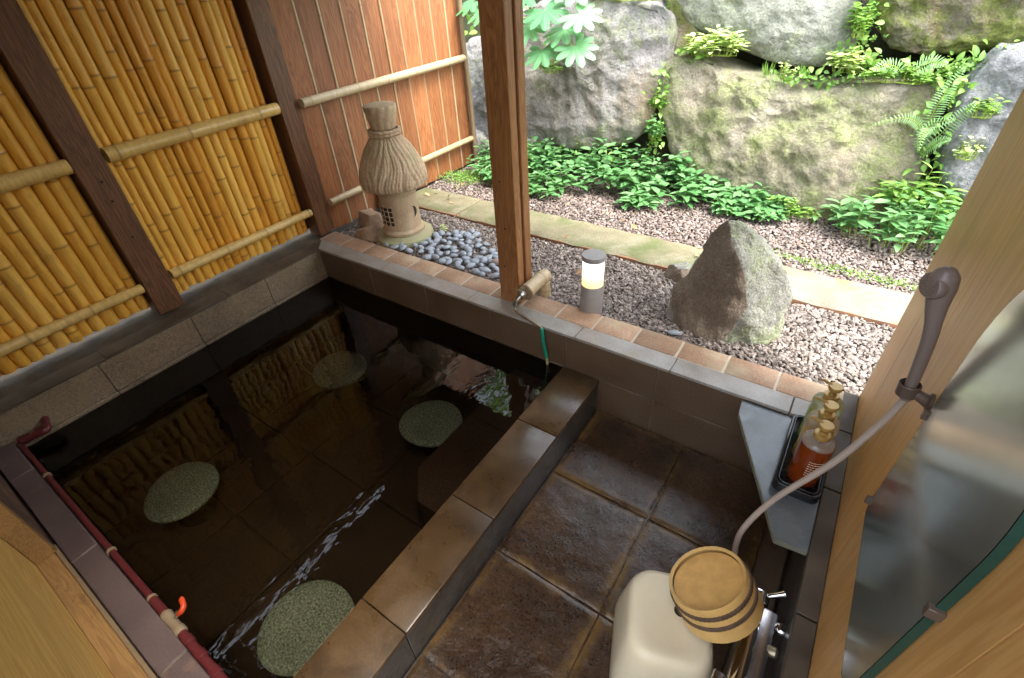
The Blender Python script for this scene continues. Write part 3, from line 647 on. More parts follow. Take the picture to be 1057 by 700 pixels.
for xx in (.34,.93,1.225):
    mb=MB(); lathe(mb,[(.0125,-.006),(.015,-.005),(.015,.005),(.0125,.006)],(xx,-1.686,-.165),16,axis=(1,0,0)); link('clip',mb,'fitting',t)
vb=MB(); lathe(vb,[(.0155,1.31),(.018,1.315),(.018,1.33),(.0155,1.335),(.0155,1.385),(.018,1.39),(.018,1.41),(.0155,1.415)],(0,-1.686,-.165),18,axis=(1,0,0)); v=link('valve',vb,'fitting',t)
mb=MB(); lathe(mb,[(.006,0),(.006,.018)],(1.36,-1.672,-.152),10,axis=(0,.7,.7)); link('stem',mb,'steel',v)
mb=MB(); tube(mb,smoothpath([(1.366,-1.664,-.143),(1.374,-1.656,-.134),(1.370,-1.641,-.126),(1.352,-1.634,-.120),(1.342,-1.630,-.119)],4),[.006]*4+[.0085]*5+[.008]*5+[.005]*2+[.003],10); link('lever',mb,'orange',v)
for xx in(1.45,1.52,1.60):
    mb=MB(); lathe(mb,[(.0145,-.014),(.0165,-.012),(.0165,.012),(.0145,.014)],(xx,-1.686,-.165),16,axis=(1,0,0)); link('coupling',mb,'redpipe',t)

# ================================================================== BAMBOO WRAPPED TAP AND HOSE
t=thing('garden_tap','bamboo sleeved tap beside the post with a copper tube and green hose into the pool','tap',(1.505,.2,-.02))
mb=MB(); cane(mb,1.508,.090,.085,.285,.037,.6,20,first=.15,axis='y'); link('bamboo_sleeve',mb,'bamboo_old',t)
mb=MB(); lathe(mb,[(.036,0),(.041,-.003),(.041,-.012),(.036,-.014)],(1.508,.099,.090),22,axis=(0,1,0),fn=lambda r,z,a:r*(1+.03*math.sin(a*16))); link('sleeve_rim',mb,'twig',t)
mb=MB(); cane(mb,1.512,.262,-.03,.062,.033,.4,18,first=.05); link('bamboo_upright',mb,'bamboo_old',t)
mb=MB(); lathe(mb,[(.012,-.03),(.016,-.028),(.016,-.006),(.020,-.004),(.020,.004),(.01,.006)],(1.506,.074,.09),16,axis=(0,1,0)); link('valve_body',mb,'steel',t)
mb=MB(); tube(mb,[(1.506,.055,.09),(1.506,.05,.118)],.006,10); box(mb,1.482,1.528,.043,.057,.116,.124,.003); link('tap_key',mb,'steel',t)
mb=MB(); tube(mb,smoothpath([(1.506,.052,.09),(1.494,.036,.072),(1.484,.03,.052),(1.482,.034,.036)],5),[.0115]*8+[.010]*8,12); link('nozzle',mb,'steel',t)
mb=MB(); tube(mb,smoothpath([(1.482,.035,.038),(1.484,.03,.018),(1.51,.018,.011),(1.60,-.004,.007),(1.655,-.014,.0),(1.664,-.016,-.008)],6),.0062,10); link('copper_tube',mb,'copper',t)
mb=MB(); tube(mb,smoothpath([(1.660,-.015,-.003),(1.668,-.018,-.02),(1.678,-.02,-.09),(1.694,-.02,-.165)],6),[.0105]*4+[.0095]*15,12); link('green_hose',mb,'hosegreen',t)
mb=MB(); tube(mb,[(1.693,-.02,-.16),(1.702,-.02,-.26)],.0075,10); link('hose_end',mb,'hosetan',t)

# ================================================================== STONE LANTERN
LX,LY=.345,.425
t=thing('stone_lantern','tan carved stone lantern with a thatch shaped roof beside the board fence','lantern',(LX,LY,-.03))
mb=MB(); lathe(mb,[(.182,-.03),(.187,-.005),(.182,.012),(.150,.022),(.140,.03)],(LX,LY,0),56); link('base',mb,'lantern_base',t)
mb=MB(); lathe(mb,[(.122,.03),(.134,.036),(.136,.052),(.125,.062),(.118,.066),(.116,.27),(.120,.285),(.130,.295),(.130,.32),(.12,.385)],(LX,LY,0),64); link('body',mb,'lantern',t)
# lattice window on the bath side, crescent opening on the right; dark sheets stand for their inner shade
def onbody(a,dz,r=.0965): return (LX+r*math.cos(a),LY+r*math.sin(a),dz)
wa=math.radians(-98); mb=MB(); vs=[];fs=[]
for i in range(9):
    a=wa+math.radians(-30+60*i/8); vs+= [onbody(a,.10,.1192),onbody(a,.225,.1192)]
for i in range(8): fs.append((i*2,i*2+2,i*2+3,i*2+1))
mb.add(vs,fs); win=link('window',mb,'hole',t)
mb=MB()
for k_ in range(3):
    a=wa+math.radians(-18+18*k_); tube(mb,[onbody(a,.098,.1215),onbody(a,.227,.1215)],.0032,6)
for z_ in(.13,.163,.196): tube(mb,[onbody(wa+math.radians(-30+6*i),z_,.1215) for i in range(11)],.0032,6)
tube(mb,[onbody(wa+math.radians(-31+6.2*i),.098,.1215) for i in range(11)],.006,6); tube(mb,[onbody(wa+math.radians(-31+6.2*i),.227,.1215) for i in range(11)],.006,6)
link('lattice',mb,'lantern',win)
ma=math.radians(-4); mb=MB(); vs=[];m_=14
for i in range(m_+1):
    th=-PI/2+PI*i/m_; z_=.175+.036*math.sin(th); vs.append(onbody(ma+.30*math.cos(th)+.02,z_,.1194)); vs.append(onbody(ma+.10*math.cos(th)+.02,z_,.1194))
mb.add(vs,[(2*i,2*i+2,2*i+3,2*i+1) for i in range(m_)]); link('crescent_shade',mb,'hole',t)
prof=[(.122,.375),(.172,.345),(.192,.335),(.202,.345),(.206,.365),(.203,.395),(.195,.43),(.182,.465),(.165,.50),(.145,.54),(.121,.577),(.10,.602),(.086,.617),(.078,.625)]
pp=[];
for i in range(len(prof)-1):
    for s in range(5): u=s/5; pp.append((prof[i][0]*(1-u)+prof[i+1][0]*u,prof[i][1]*(1-u)+prof[i+1][1]*u))
pp.append(prof[-1])
def thatch(r,z,a):
    if r<.15 and z<.38: return r
    ph=a*11+1.5*math.sin(z*14+a*3)+2.6*noise.noise(Vector((math.cos(a)*2,math.sin(a)*2,z*9)))
    gv=abs(math.sin(ph))**.6; g2=abs(math.sin(a*31+3*math.sin(z*22)+2))
    return r*(.93+.06*gv+.022*g2)+.003*noise.noise(Vector((math.cos(a)*18,math.sin(a)*18,z*60)))
mb=MB(); lathe(mb,pp,(LX,LY,0),260,fn=thatch); link('thatch_roof',mb,'lantern',t,smooth='all')
mb=MB()
for zc in(.632,.648):
    ring=[(LX+.084*math.cos(2*PI*i/72),LY+.084*math.sin(2*PI*i/72),zc+.002*math.sin(i*.9)) for i in range(73)]
    tube(mb,ring,[.0105+.0018*math.sin(i*1.6) for i in range(73)],10,cap=False)
link('rope_band',mb,'lantern',t)
mb=MB(); lathe(mb,[(.070,.655),(.074,.67),(.080,.70),(.088,.735),(.094,.765),(.093,.778),(.085,.784),(.03,.780)],(LX,LY,0),120,fn=lambda r,z,a:r*(.92+.08*abs(math.sin(a*5.5+.8*math.sin(z*30)))**.5) if z>.65 else r); link('thatch_knot',mb,'lantern',t,smooth='all')

# ================================================================== BOLLARD LAMP
BX,BY=1.785,.258
t=thing('garden_light','short grey bollard lamp glowing white on the gravel by the brick edging','lamp',(BX,BY,-.03))
mb=MB(); lathe(mb,[(.056,-.03),(.056,.132),(.053,.136)],(BX,BY,0),48); link('lamp_base',mb,'lampgrey',t)
mb=MB(); lathe(mb,[(.051,.136),(.0515,.268)],(BX,BY,0),48,cap=False)
dm=link('diffuser',mb,'diffuser',t); dm.data.transform(__import__('mathutils').Matrix.Translation((0,0,-.03))); dm.location=(0,0,.03)
mb=MB(); lathe(mb,[(.053,.268),(.0565,.270),(.0565,.287),(.054,.292),(.002,.293)],(BX,BY,0),48); link('cap',mb,'lampgrey',t)
mb=MB(); tube(mb,smoothpath([(1.56,.38,-.012),(1.59,.42,-.002),(1.64,.40,.006),(1.68,.34,.002),(1.725,.30,-.005),(1.74,.27,-.008)],6),.005,8); tag(link('cable',mb,'cable',origin=(1.6,.38,-.01)),'thin grey cable on the gravel between the tap and the lamp','cable')

# ================================================================== ROCKS ON THE GRAVEL
def hullrock(name,label,pts,mats,cat='rock',amp=.012,sub=4,seed=1,facecol=None,origin=None,bev=.25):
    bm=bmesh.new()
    for p_ in pts: bm.verts.new(p_)
    r_=bmesh.ops.convex_hull(bm,input=bm.verts[:]); bmesh.ops.delete(bm,geom=[e for e in r_['geom_interior'] if isinstance(e,bmesh.types.BMVert)],context='VERTS')
    bmesh.ops.triangulate(bm,faces=bm.faces[:]); bm.normal_update()
    for f_ in bm.faces: f_.material_index=1 if facecol and facecol(f_.normal,f_.calc_center_median()) else 0
    for i in range(sub):
        bmesh.ops.subdivide_edges(bm,edges=bm.edges[:],cuts=1,use_grid_fill=True)
        if i>=1: bmesh.ops.smooth_vert(bm,verts=bm.verts[:],factor=bev,use_axis_x=True,use_axis_y=True,use_axis_z=True)
    bm.normal_update(); so=Vector((seed*3.7,seed*1.9,seed))
    for v in bm.verts:
        q=v.co; v.co=q+v.normal*(noise.fractal(q*6+so,1,2,5)*amp*1.6+noise.fractal(q*28+so,1,2,4)*amp*.35)
    mb=MB(); bm.verts.index_update(); mb.add([v.co[:] for v in bm.verts],[[v.index for v in f_.verts] for f_ in bm.faces]); mb.mi=[f_.material_index for f_ in bm.faces]; bm.free()
    o=link(name,mb,mats,smooth='all',origin=origin or pts[0]); return tag(o,label,cat)
hullrock('standing_rock','tall pointed rock with a rust brown face standing on the gravel',
 [(2.300,.405,.515),(2.250,.42,.43),(2.372,.44,.465),(2.333,.38,.44),(2.10,.47,-.05),(2.17,.33,-.05),(2.13,.43,.12),(2.40,.305,-.05),(2.53,.355,-.05),(2.46,.36,.17),(2.40,.365,.33),(2.62,.52,-.05),(2.545,.52,.30),(2.60,.53,.16),(2.50,.70,-.05),(2.46,.64,.30),(2.22,.62,-.05),(2.26,.56,.33)],
 ['rk_pale','rk_brown'],facecol=lambda n,c:n.y<-.55 and n.x<.32,amp=.017,sub=5,seed=3,origin=(2.35,.45,-.04),bev=.06)
hullrock('small_rock','small mossy rock behind the tall pointed rock on the slab edge',[(1.96,.74,-.05),(2.13,.69,-.05),(2.17,.80,-.04),(2.02,.87,-.05),(1.985,.77,.05),(2.06,.72,.062),(2.14,.77,.055),(2.07,.83,.06)],['rk_pale','rk_brown'],facecol=lambda n,c:n.y<-.5,amp=.008,sub=4,seed=5,origin=(2.06,.78,-.04))
hullrock('small_rock','rust brown stone wedged in the brick corner in front of the lantern',[(.01,.25,-.04),(.16,.235,-.04),(.25,.30,-.04),(.17,.37,-.04),(.03,.36,-.04),(.06,.27,.03),(.17,.27,.045),(.14,.34,.05)],['brown_rock'],amp=.008,sub=4,seed=8,origin=(.12,.3,-.04))
hullrock('small_rock','flat topped tan stone between the lantern and the fence post',[(-.09,.38,-.04),(.06,.36,-.04),(.13,.45,-.04),(.05,.52,-.04),(-.08,.50,-.04),(-.06,.41,.085),(.05,.395,.08),(.09,.46,.075),(-.02,.49,.09)],['brown_rock'],amp=.007,sub=4,seed=11,origin=(.02,.44,-.04))
hullrock('corner_block','dark grey block behind the lantern at the foot of the board fence',[(-.10,.66,-.05),(.02,.70,-.05),(.0,.80,-.05),(-.12,.78,-.05),(-.11,.66,.17),(.0,.70,.18),(-.01,.79,.17),(-.12,.78,.18)],['coping_dark'],cat='stone block',amp=.003,sub=3,seed=4,origin=(-.05,.73,-.04),bev=.1)
# river pebbles, each its own object
pm=[]
for k_ in range(5):
    bm=bmesh.new(); bmesh.ops.create_icosphere(bm,subdivisions=3,radius=1)
    for v in bm.verts:
        q=v.co.copy(); e=noise.noise(q*.9+Vector((k_*9,0,0)))*.28; v.co=Vector((q.x*(1+e),q.y*.72*(1+e*.5),q.z*.52))
    me=bpy.data.meshes.new('river_pebble'); bm.to_mesh(me); bm.free(); me.polygons.foreach_set('use_smooth',[True]*len(me.polygons))
    a_=me.attributes.new('tint','FLOAT','POINT'); me.materials.append(M['pebble']); pm.append(me)
random.seed(21); placed=[]
def inpoly(x,y):
    return y>.243 and y< .30+ (x-.28)*.85 and y< .66-(x-.75)*.62 and .30<x<1.42
tries=0
while len(placed)<84 and tries<20000:
    tries+=1; x=random.uniform(.28,1.36);y=random.uniform(.245,.68)
    if not inpoly(x,y): continue
    if (x-LX)**2+(y-LY)**2<.17**2: continue
    if any((x-a)**2+((y-b)*1.1)**2<.041**2 for a,b,_ in placed): continue
    placed.append((x,y,0))
for x,y,_ in placed:
    o=bpy.data.objects.new('river_pebble',random.choice(pm)); s=random.uniform(.021,.033); o.scale=(s*random.uniform(.9,1.25),s,s*random.uniform(.8,1.1)); o.location=(x,y,-.004+random.uniform(-.003,.008)); o.rotation_euler=(random.uniform(-.3,.3),random.uniform(-.3,.3),random.uniform(0,6.28)); COL.objects.link(o)
    tag(o,'smooth blue grey river pebble in the patch between lantern and post','pebble','blue grey pebbles in the patch by the lantern')
for (x,y,s,mt,lab) in((1.12,.40,.042,'pebble_pink','long pinkish pebble lying among the blue grey pebbles'),(2.205,.265,.026,'pebble','lone blue grey pebble by the brick edging at the foot of the pointed rock')):
    me=pm[1].copy(); me.materials.clear(); me.materials.append(M[mt]); o=bpy.data.objects.new('river_pebble',me); o.scale=(s*1.2,s*.75,s*.8); o.location=(x,y,.006 if s>.03 else -.005); o.rotation_euler=(0,0,.3); COL.objects.link(o); tag(o,lab,'pebble')
# slabs
for a,b,mt,lab in((-.10,.452,'slab_moss','mossy slab at the left end of the stone path, behind the lantern'),(.456,2.32,'slab_moss','long mossy yellow slab of the garden path between the post and the pointed rock'),(2.324,3.7,'slab_pale','pale slab at the right end of the garden path beside the wooden wall')):
    t=thing('path_slab',lab,'slab',((a+b)/2,.98,-.03),'slabs of the garden path')
    mb=MB(); n=int((b-a)/.03);m_=12;vs=[];fs=[];mk=[]
    ya,yb=.808,1.125
    for j in range(m_+1):
        for i in range(n+1):
            x=a+(b-a)*i/n;v_=j/m_;e=min(v_,1-v_)*(yb-ya); e2=min(x-a,b-x)
            y=ya+(yb-ya)*v_+.006*noise.noise(Vector((x*5,j,1)))+(.012*noise.noise(Vector((x*9,2,1))) if j in(0,m_) else 0)
            z=.004+.0035*noise.fractal(Vector((x*8,y*8,a)),1,2,4)-.010*max(0,1-e/.02)**2-.006*max(0,1-e2/.02)**2
            vs.append((x,y,z))
    for j in range(m_):
        for i in range(n): k_=j*(n+1)+i; fs.append((k_,k_+1,k_+n+2,k_+n+1))
    mb.add(vs,fs); link('slab_top',mb,mt,t,smooth='all')
    mb=MB(); box(mb,a+.002,b-.002,.8085,1.12,-.05,-.004,.002); link('slab_edge',mb,'terracotta',t)

# ================================================================== BOULDERS
boulder('boulder','small grey boulder at the end of the board fence, low behind the shrubs',[(-.311,1.884,.169),(-.161,1.896,.231),(-.02,1.875,.123),(-.068,1.855,.024),(-.287,1.856,-.03)],'b_grey',.07,.15,.02,2,rings=24)
boulder('boulder','grey boulder squeezed between the board fence and the wooden post',[(-.441,2.097,.737),(-.276,2.123,.866),(-.057,2.12,.851),(.252,2.115,.826),(.448,1.995,.224),(.319,1.965,.075),(.019,1.951,.007),(-.17,1.982,.16),(-.393,2.009,.295),(-.483,2.053,.517)],'b_grey',.10,.4,.045,3,facet=1.2)
boulder('boulder','big rounded grey boulder right of the post with rust streaks under the large palmate leaves',[(.021,2.202,1.008),(.324,2.223,1.117),(.647,2.229,1.147),(1.025,2.222,1.108),(1.283,2.211,1.053),(1.374,2.164,.82),(1.341,2.117,.586),(1.297,2.076,.378),(1.147,2.049,.244),(.788,2.031,.155),(.425,2.03,.15),(.023,2.046,.229),(-.151,2.12,.6)],'b_grey',.15,.5,.045,5,facet=.8)
boulder('boulder','huge mossy tan boulder filling the middle of the bank behind the pointed rock',[(1.385,2.141,.707),(1.504,2.166,.829),(1.696,2.154,.77),(2.01,2.142,.709),(2.341,2.139,.696),(2.581,2.144,.719),(2.805,2.146,.731),(2.897,2.134,.671),(2.939,2.099,.496),(2.97,2.059,.296),(2.936,2.014,.07),(2.766,1.98,-.099),(2.429,1.979,-.104),(2.038,1.991,-.045),(1.632,2.015,.077),(1.456,2.076,.38)],'b_moss',.13,.5,.055,7,power=3.4,facet=.9)
boulder('boulder','smooth pale green boulder at the top centre above the mossy tan one',[(1.349,2.355,1.023),(1.196,2.413,1.316),(1.573,2.457,1.533),(2.122,2.44,1.45),(2.37,2.368,1.09),(2.416,2.335,.927),(2.375,2.313,.814),(2.231,2.304,.769),(2.015,2.306,.782),(1.773,2.318,.838),(1.518,2.334,.921)],'b_pale',.14,.5,.035,11,facet=.8)
boulder('boulder','brown boulder covered in dark moss at the top right',[(2.511,2.292,.958),(2.393,2.345,1.225),(2.566,2.391,1.457),(3.046,2.377,1.386),(3.45,2.35,1.2),(3.40,2.28,.95),(3.007,2.272,.859),(2.806,2.267,.835),(2.646,2.269,.844)],'b_dark',.15,.5,.06,13)
boulder('boulder','blue grey boulder partly hidden by the wooden wall at the right',[(3.45,2.138,.98),(3.13,2.126,.90),(3.028,2.099,.747),(2.999,2.067,.586),(3.041,2.024,.371),(3.142,2.001,.257),(3.40,1.991,.15),(3.7,2.039,.446),(3.7,2.1,.748)],'b_blue',.14,.4,.05,17,facet=1.3)
boulder('boulder','narrow brown green stone wedged above the gap between the rounded and the mossy boulders',[(1.20,2.40,1.25),(1.42,2.38,1.25),(1.50,2.32,.95),(1.47,2.28,.80),(1.40,2.24,.62),(1.31,2.26,.70),(1.28,2.33,1.0)],'b_dark',.05,.3,.03,19,rings=24)

# ================================================================== PLANTS
random.seed(5)
def lerp_y(x):  # front edge of the ground cover
    pts=[(-.1,1.42),(.3,1.42),(.9,1.36),(1.3,1.42),(1.75,1.62),(2.1,1.62),(2.4,1.66)]
    for (a,ya),(b,yb) in zip(pts[:-1],pts[1:]):
        if a<=x<=b: return ya+(yb-ya)*(x-a)/(b-a)
    return 1.65
gc=MB(); n_=0
for i in range(430):
    x=random.uniform(-.02,2.36); y0=lerp_y(x); y1=1.97; y=random.uniform(y0,y1); 
    if x<.18 and y<1.5 and random.random()<.5: continue
    if .08<x<.2 and random.random()<.5: continue
    if x>2.1 and y>1.86: continue
    dd=(y-y0)
    if dd<.16 and noise.noise(Vector((x*4.5,y*3,7)))<-.05: continue
    hh=(.045+.75*min(.20,dd*.5))*random.uniform(.55,1.25)*(1+.6*noise.noise(Vector((x*5,y*5,0))))*(1 if x<2.0 else .7)
    sprig(gc,(x,y,-.03),hh+.04,random.randint(5,9),random.choice((.065,.085,.10)),.040,tint=(-.3,1),lean=(0,-.15 if dd<.12 else 0),curl=.35)
o=link('ground_cover',gc,'leaf_ground',smooth='all'); o['kind']='stuff'; o['label']='dense pale green leafy ground cover along the foot of the boulders'; o['category']='ground cover'
def bush(name,label,c,rx,ry,h,n,L,W,mat,leavesn=9,shape='ovate',tint=(0,1),cat='shrub',curl=.3):
    t=thing(name,label,cat,c); lf=MB(); st=MB()
    for i in range(n):
        a=random.uniform(0,6.28); q=math.sqrt(random.random()); x=c[0]+rx*q*math.cos(a); y=c[1]+ry*q*math.sin(a)
        hh=h*(1-.55*q*q)*random.uniform(.6,1.1); sprig(lf,(x,y,c[2]),hh,leavesn,L,W,shape,lean=(.5*(x-c[0])/max(rx,.01)*.5,.3*(y-c[1])/max(ry,.01)),tint=tint,curl=curl,stem=st)
        tube(st,[c,(x,y,c[2]+.001),(x,y,c[2]+.012)],.003 if n<6 else .0014,5)
    link('foliage',lf,mat,t,smooth='all'); link('stems',st,'stem',t); return t
bush('leafy_shrub','bushy green shrub of broad pointed leaves at the foot of the wooden wall',(3.00,1.75,-.03),.30,.20,.34,64,.088,.036,'leaf_ground',8)
bush('leafy_shrub','brighter green shrub of narrow leaves above the bushy one by the blue grey boulder',(2.98,1.90,.10),.16,.07,.27,24,.12,.026,'leaf_bright',8,'lance')
bush('seedling','sapling with two big pale leaves leaning over the foot of the mossy tan boulder',(2.58,1.80,-.03),.05,.04,.20,3,.11,.045,'leaf_ground',3,tint=(.6,1))
bush('lime_plant','white and lime variegated plant growing in the crack left of the pale boulder',(1.66,2.13,.82),.15,.07,.17,36,.075,.030,'leaf_lime',8,'lance',cat='plant')
bush('climbing_plant','yellow green plant spilling down between the pale boulder and the dark mossy one',(2.44,2.13,.76),.09,.05,.13,26,.055,.038,'leaf_lime',8,'ovate',cat='plant')
bush('climbing_plant','upper light green tuft between the pale and the dark mossy boulders',(2.43,2.18,.93),.05,.05,.16,14,.055,.036,'leaf_bright',7,cat='plant')
bush('climbing_plant','low light green plant running along the top edge of the mossy tan boulder',(2.68,2.08,.73),.17,.05,.08,34,.045,.026,'leaf_bright',7,cat='plant')
bush('ivy','small ivy hanging in the crack between the rounded grey and the mossy boulders',(1.40,1.99,.30),.05,.05,.16,18,.04,.028,'leaf_ground',7,cat='plant')
bush('ivy','pale ivy clump half way up the crack right of the rounded boulder',(1.385,2.04,.50),.045,.05,.12,12,.045,.032,'leaf_bright',6,cat='plant')
bush('ivy','thin ivy high in the crack below the wedge stone',(1.42,2.12,.68),.04,.04,.12,10,.038,.026,'leaf_ground',6,cat='plant')
bush('weed','little green weed at the base of the mossy tan boulder left of the shrub',(2.46,1.83,-.03),.10,.04,.10,16,.035,.024,'leaf_bright',6,cat='plant')
bush('weed','small weed clinging low on the face of the mossy tan boulder',(2.35,1.83,.04),.10,.02,.08,12,.030,.02,'leaf_bright',6,cat='plant')
bush('weed','creeping green weed on the blue grey boulder by the wooden wall',(3.10,1.93,.62),.05,.04,.12,14,.035,.022,'leaf_bright',6,cat='plant')
bush('weed','trailing pale weed lower on the blue grey boulder',(3.13,1.90,.42),.05,.03,.14,12,.032,.022,'leaf_lime',6,cat='plant')
bush('ivy','yellow green leaves on top of the rounded grey boulder',(1.10,2.16,1.12),.34,.05,.08,40,.04,.032,'leaf_bright',6,'round',cat='plant')
bush('weed','green weed hanging over the left side of the rounded boulder under the palmate leaves',(.56,1.93,.70),.06,.04,.10,10,.04,.026,'leaf_bright',6,cat='plant')
bush('weed','yellow green seedling beside the foot of the lantern',(.53,.60,-.03),.02,.02,.06,4,.03,.018,'leaf_lime',5,cat='plant')
# grass tufts on the ledge between the boulders
for (x,y,z,lab) in((2.02,2.12,.72,'spiky grass tuft on the mossy tan boulder below the pale boulder'),(2.22,2.12,.715,'second grass tuft right of the spiky one on top of the mossy tan boulder')):
    mb=MB(); it=[]
    for i in range(26):
        a=random.uniform(0,6.28); it.append(((x+random.uniform(-.02,.02),y,z),(math.cos(a)*.6,math.sin(a)*.6-.2,1),(math.cos(a),math.sin(a),.2),random.uniform(.05,.10),.006,random.random()))
    leaves(mb,it,'lance',.5); tag(link('grass_tuft',mb,'leaf_bright',origin=(x,y,z),smooth='all'),lab,'grass')
bush('weed','white tipped trailing weed between the two grass tufts',(2.12,2.08,.71),.04,.02,.12,8,.025,.014,'leaf_lime',7,cat='plant')
cr=MB()
cracks=[([(1.40,1.98,.02),(1.39,2.0,.35),(1.38,2.06,.75)],150,.04),([(1.50,2.14,.84),(1.75,2.12,.78),(2.1,2.10,.735),(2.45,2.10,.74),(2.9,2.10,.75)],330,.028),([(2.96,1.95,.06),(2.99,1.96,.30),(2.96,2.02,.62),(3.0,2.08,.75)],260,.045),([(2.45,2.20,.80),(2.46,2.24,1.0),(2.46,2.28,1.25)],170,.045),([(2.9,2.13,.78),(3.05,2.12,.86),(3.3,2.12,.93)],150,.04),([(2.5,2.17,.80),(2.75,2.16,.80),(3.05,2.17,.83)],260,.035),([(1.33,2.22,.80),(1.28,2.25,1.05)],60,.03),([(.0,2.0,.12),(.6,1.97,.10),(1.25,1.96,.16)],120,.05)]
for pts_,n__,sp_ in cracks:
    P_=smoothpath(pts_,12)
    for i in range(n__):
        q=P_[random.randrange(len(P_))]; 
        if noise.noise(q*6)<-.12: continue
        q=q+Vector((random.gauss(0,sp_),random.uniform(-.05,.01),random.gauss(0,sp_*.7))); L_=random.choice((.018,.025,.035,.05)); leaves(cr,[(q,rv()+Vector((0,-.5,.2)),rv(.5)+Vector((0,-.6,.8)),L_,L_*.6,random.random())],'ovate',.3)
o=link('crevice_plants',cr,'leaf_bright',smooth='all'); o['kind']='stuff'; o['label']='small mixed leaves and moss growing in the cracks between the boulders'; o['category']='plants'
# moss / clover mats
mm=MB()
for i in range(420):
    x=random.uniform(2.4,3.2);y=1.27+random.gauss(0,.03)+(x-2.4)*-.06; leaves(mm,[((x,y,-.02),rv()+Vector((0,0,.8)),rv()+Vector((0,0,1)),.012,.009,random.random())],'round')
for i in range(900):
    x=random.gauss(.02,.10);y=random.gauss(1.45,.07); leaves(mm,[((x,y,-.02+.03*random.random()),rv()+Vector((0,0,.8)),rv()+Vector((0,0,1)),.014,.010,random.random())],'round')
o=link('moss_patch',mm,'leaf_bright',smooth='all'); o['kind']='stuff'; o['label']='tiny green moss and clover on the gravel beyond the slabs'; o['category']='moss'
# palmate leaves
def palmate(mb,c,nrm,fwd,R,tint,lobes=8):
    nrm=Vector(nrm).normalized(); f_=(Vector(fwd)-nrm*Vector(fwd).dot(nrm)).normalized(); s=nrm.cross(f_); c=Vector(c)
    n=lobes*12; rings=7; vs=[c];fs=[];mk=[.6]
    for k_ in range(1,rings+1):
        for j in range(n):
            th=-2.55+5.1*j/(n-1); ph=(j/(n-1)*lobes)%1; pk=math.sin(PI*ph); 
            lob=.46+.54*pk**.7*(1-.30*abs(th)/2.55)*(1+.05*math.sin(j*2.6))
            r=R*lob*k_/rings; ang=th+ (0)*.1
            hz=-.20*R*(r/R)**2+ .05*R*pk*(k_/rings)
            vs.append(c+(f_*math.cos(ang)+s*math.sin(ang))*r+nrm*hz); mk.append(1. if pk>.97 else 0.)
    for j in range(n-1): fs.append((0,1+j,2+j))
    for k_ in range(rings-1):
        for j in range(n-1): a=1+k_*n+j; fs.append((a,a+n,a+n+1,a+1))
    mb.add(vs,fs,tint,mk)
t=thing('palmate_plant','large mint green palmate leaves overhanging the rounded boulder behind the post','plant',(.35,2.3,1.1))
pl=[((.60,1.80,1.10),(.1,-.5,.9),(.5,-.5,-.1),.17),((.86,1.80,1.08),(.2,-.45,.9),(.9,-.2,-.1),.16),((.86,1.76,.90),(.25,-.5,.85),(.8,-.4,-.2),.16),((.60,1.76,.87),(0,-.55,.85),(.3,-.8,-.3),.15),((.72,1.85,.99),(-.1,-.4,.9),(.2,-.7,-.2),.17),((.48,1.80,1.0),(-.1,-.5,.9),(-.2,-.8,-.2),.16),((.40,1.85,1.18),(0,-.4,.9),(-.4,-.6,0),.17),((.75,1.95,1.20),(.1,-.3,.9),(.6,-.3,0),.18),((.12,1.78,1.12),(-.1,-.5,.9),(-.3,-.7,0),.16),((-.05,1.85,1.15),(-.1,-.4,.9),(-.6,-.4,-.1),.15),((.22,1.95,1.20),(0,-.4,.9),(.3,-.7,-.1),.18)]
for c,nv,fw,R_ in pl:
    mb=MB(); palmate(mb,c,nv,fw,R_*1.05,random.uniform(.2,1)); lf=link('leaf',mb,'leaf_fatsia',t,smooth='all')
    mb=MB(); c_=Vector(c); tube(mb,smoothpath([c_,c_+Vector((-.05,.12,-.05)),Vector((.35+random.uniform(-.1,.1),2.2,1.0))],4),.0035,6); link('leaf_stalk',mb,'stem',t)
mb=MB(); tube(mb,smoothpath([(.35,2.35,.9),(.33,2.28,1.05),(.36,2.2,1.25),(.3,2.25,1.5)],4),.014,8); link('stem',mb,'bark',t)
# ferns
def frond(mb,st,pts,W,n,tint):
    P=smoothpath(pts,10); tube(st,P,[.0028*(1-.7*i/len(P)) for i in range(len(P))],5,cap=False); it=[]
    for i in range(n):
        f_=(i+.5)/n; j=min(len(P)-2,int(f_*(len(P)-1))); q=P[j].lerp(P[j+1],f_*(len(P)-1)-j); d=(P[j+1]-P[j]).normalized(); s=d.cross(Vector((0,-.8,.5))).normalized()
        w=W*math.sin(PI*(.12+.86*f_))**.8
        for sg in(-1,1): it.append((q,s*sg+d*.35+Vector((0,-.1,-.1)),Vector((0,-.7,.7))+rv(.15),w,max(.005,W*.16),min(1,max(0,tint+random.uniform(-.3,.3)))))
    leaves(mb,it,'lance',.35)
def fern(label,origin,fr):
    t=thing('fern',label,'fern',origin); lf=MB();st=MB()
    for pts,W,n,tn in fr: frond(lf,st,[origin]+pts,W,n,tn)
    link('frond',lf,'leaf_fern',t,smooth='all'); link('rachis',st,'stem',t)
fern('tall upright fern between the mossy tan boulder and the blue grey boulder',(2.93,2.0,.40),[([(2.91,1.98,.58),(2.92,1.95,.72),(2.95,1.92,.84)],.046,34,.5),([(2.98,1.96,.52),(3.02,1.92,.62),(3.05,1.86,.70)],.042,24,.4),([(2.90,1.95,.50),(2.93,1.90,.58),(3.0,1.84,.62)],.038,22,.5),([(2.96,1.95,.45),(2.99,1.90,.50),(3.02,1.85,.52)],.034,20,.6)])
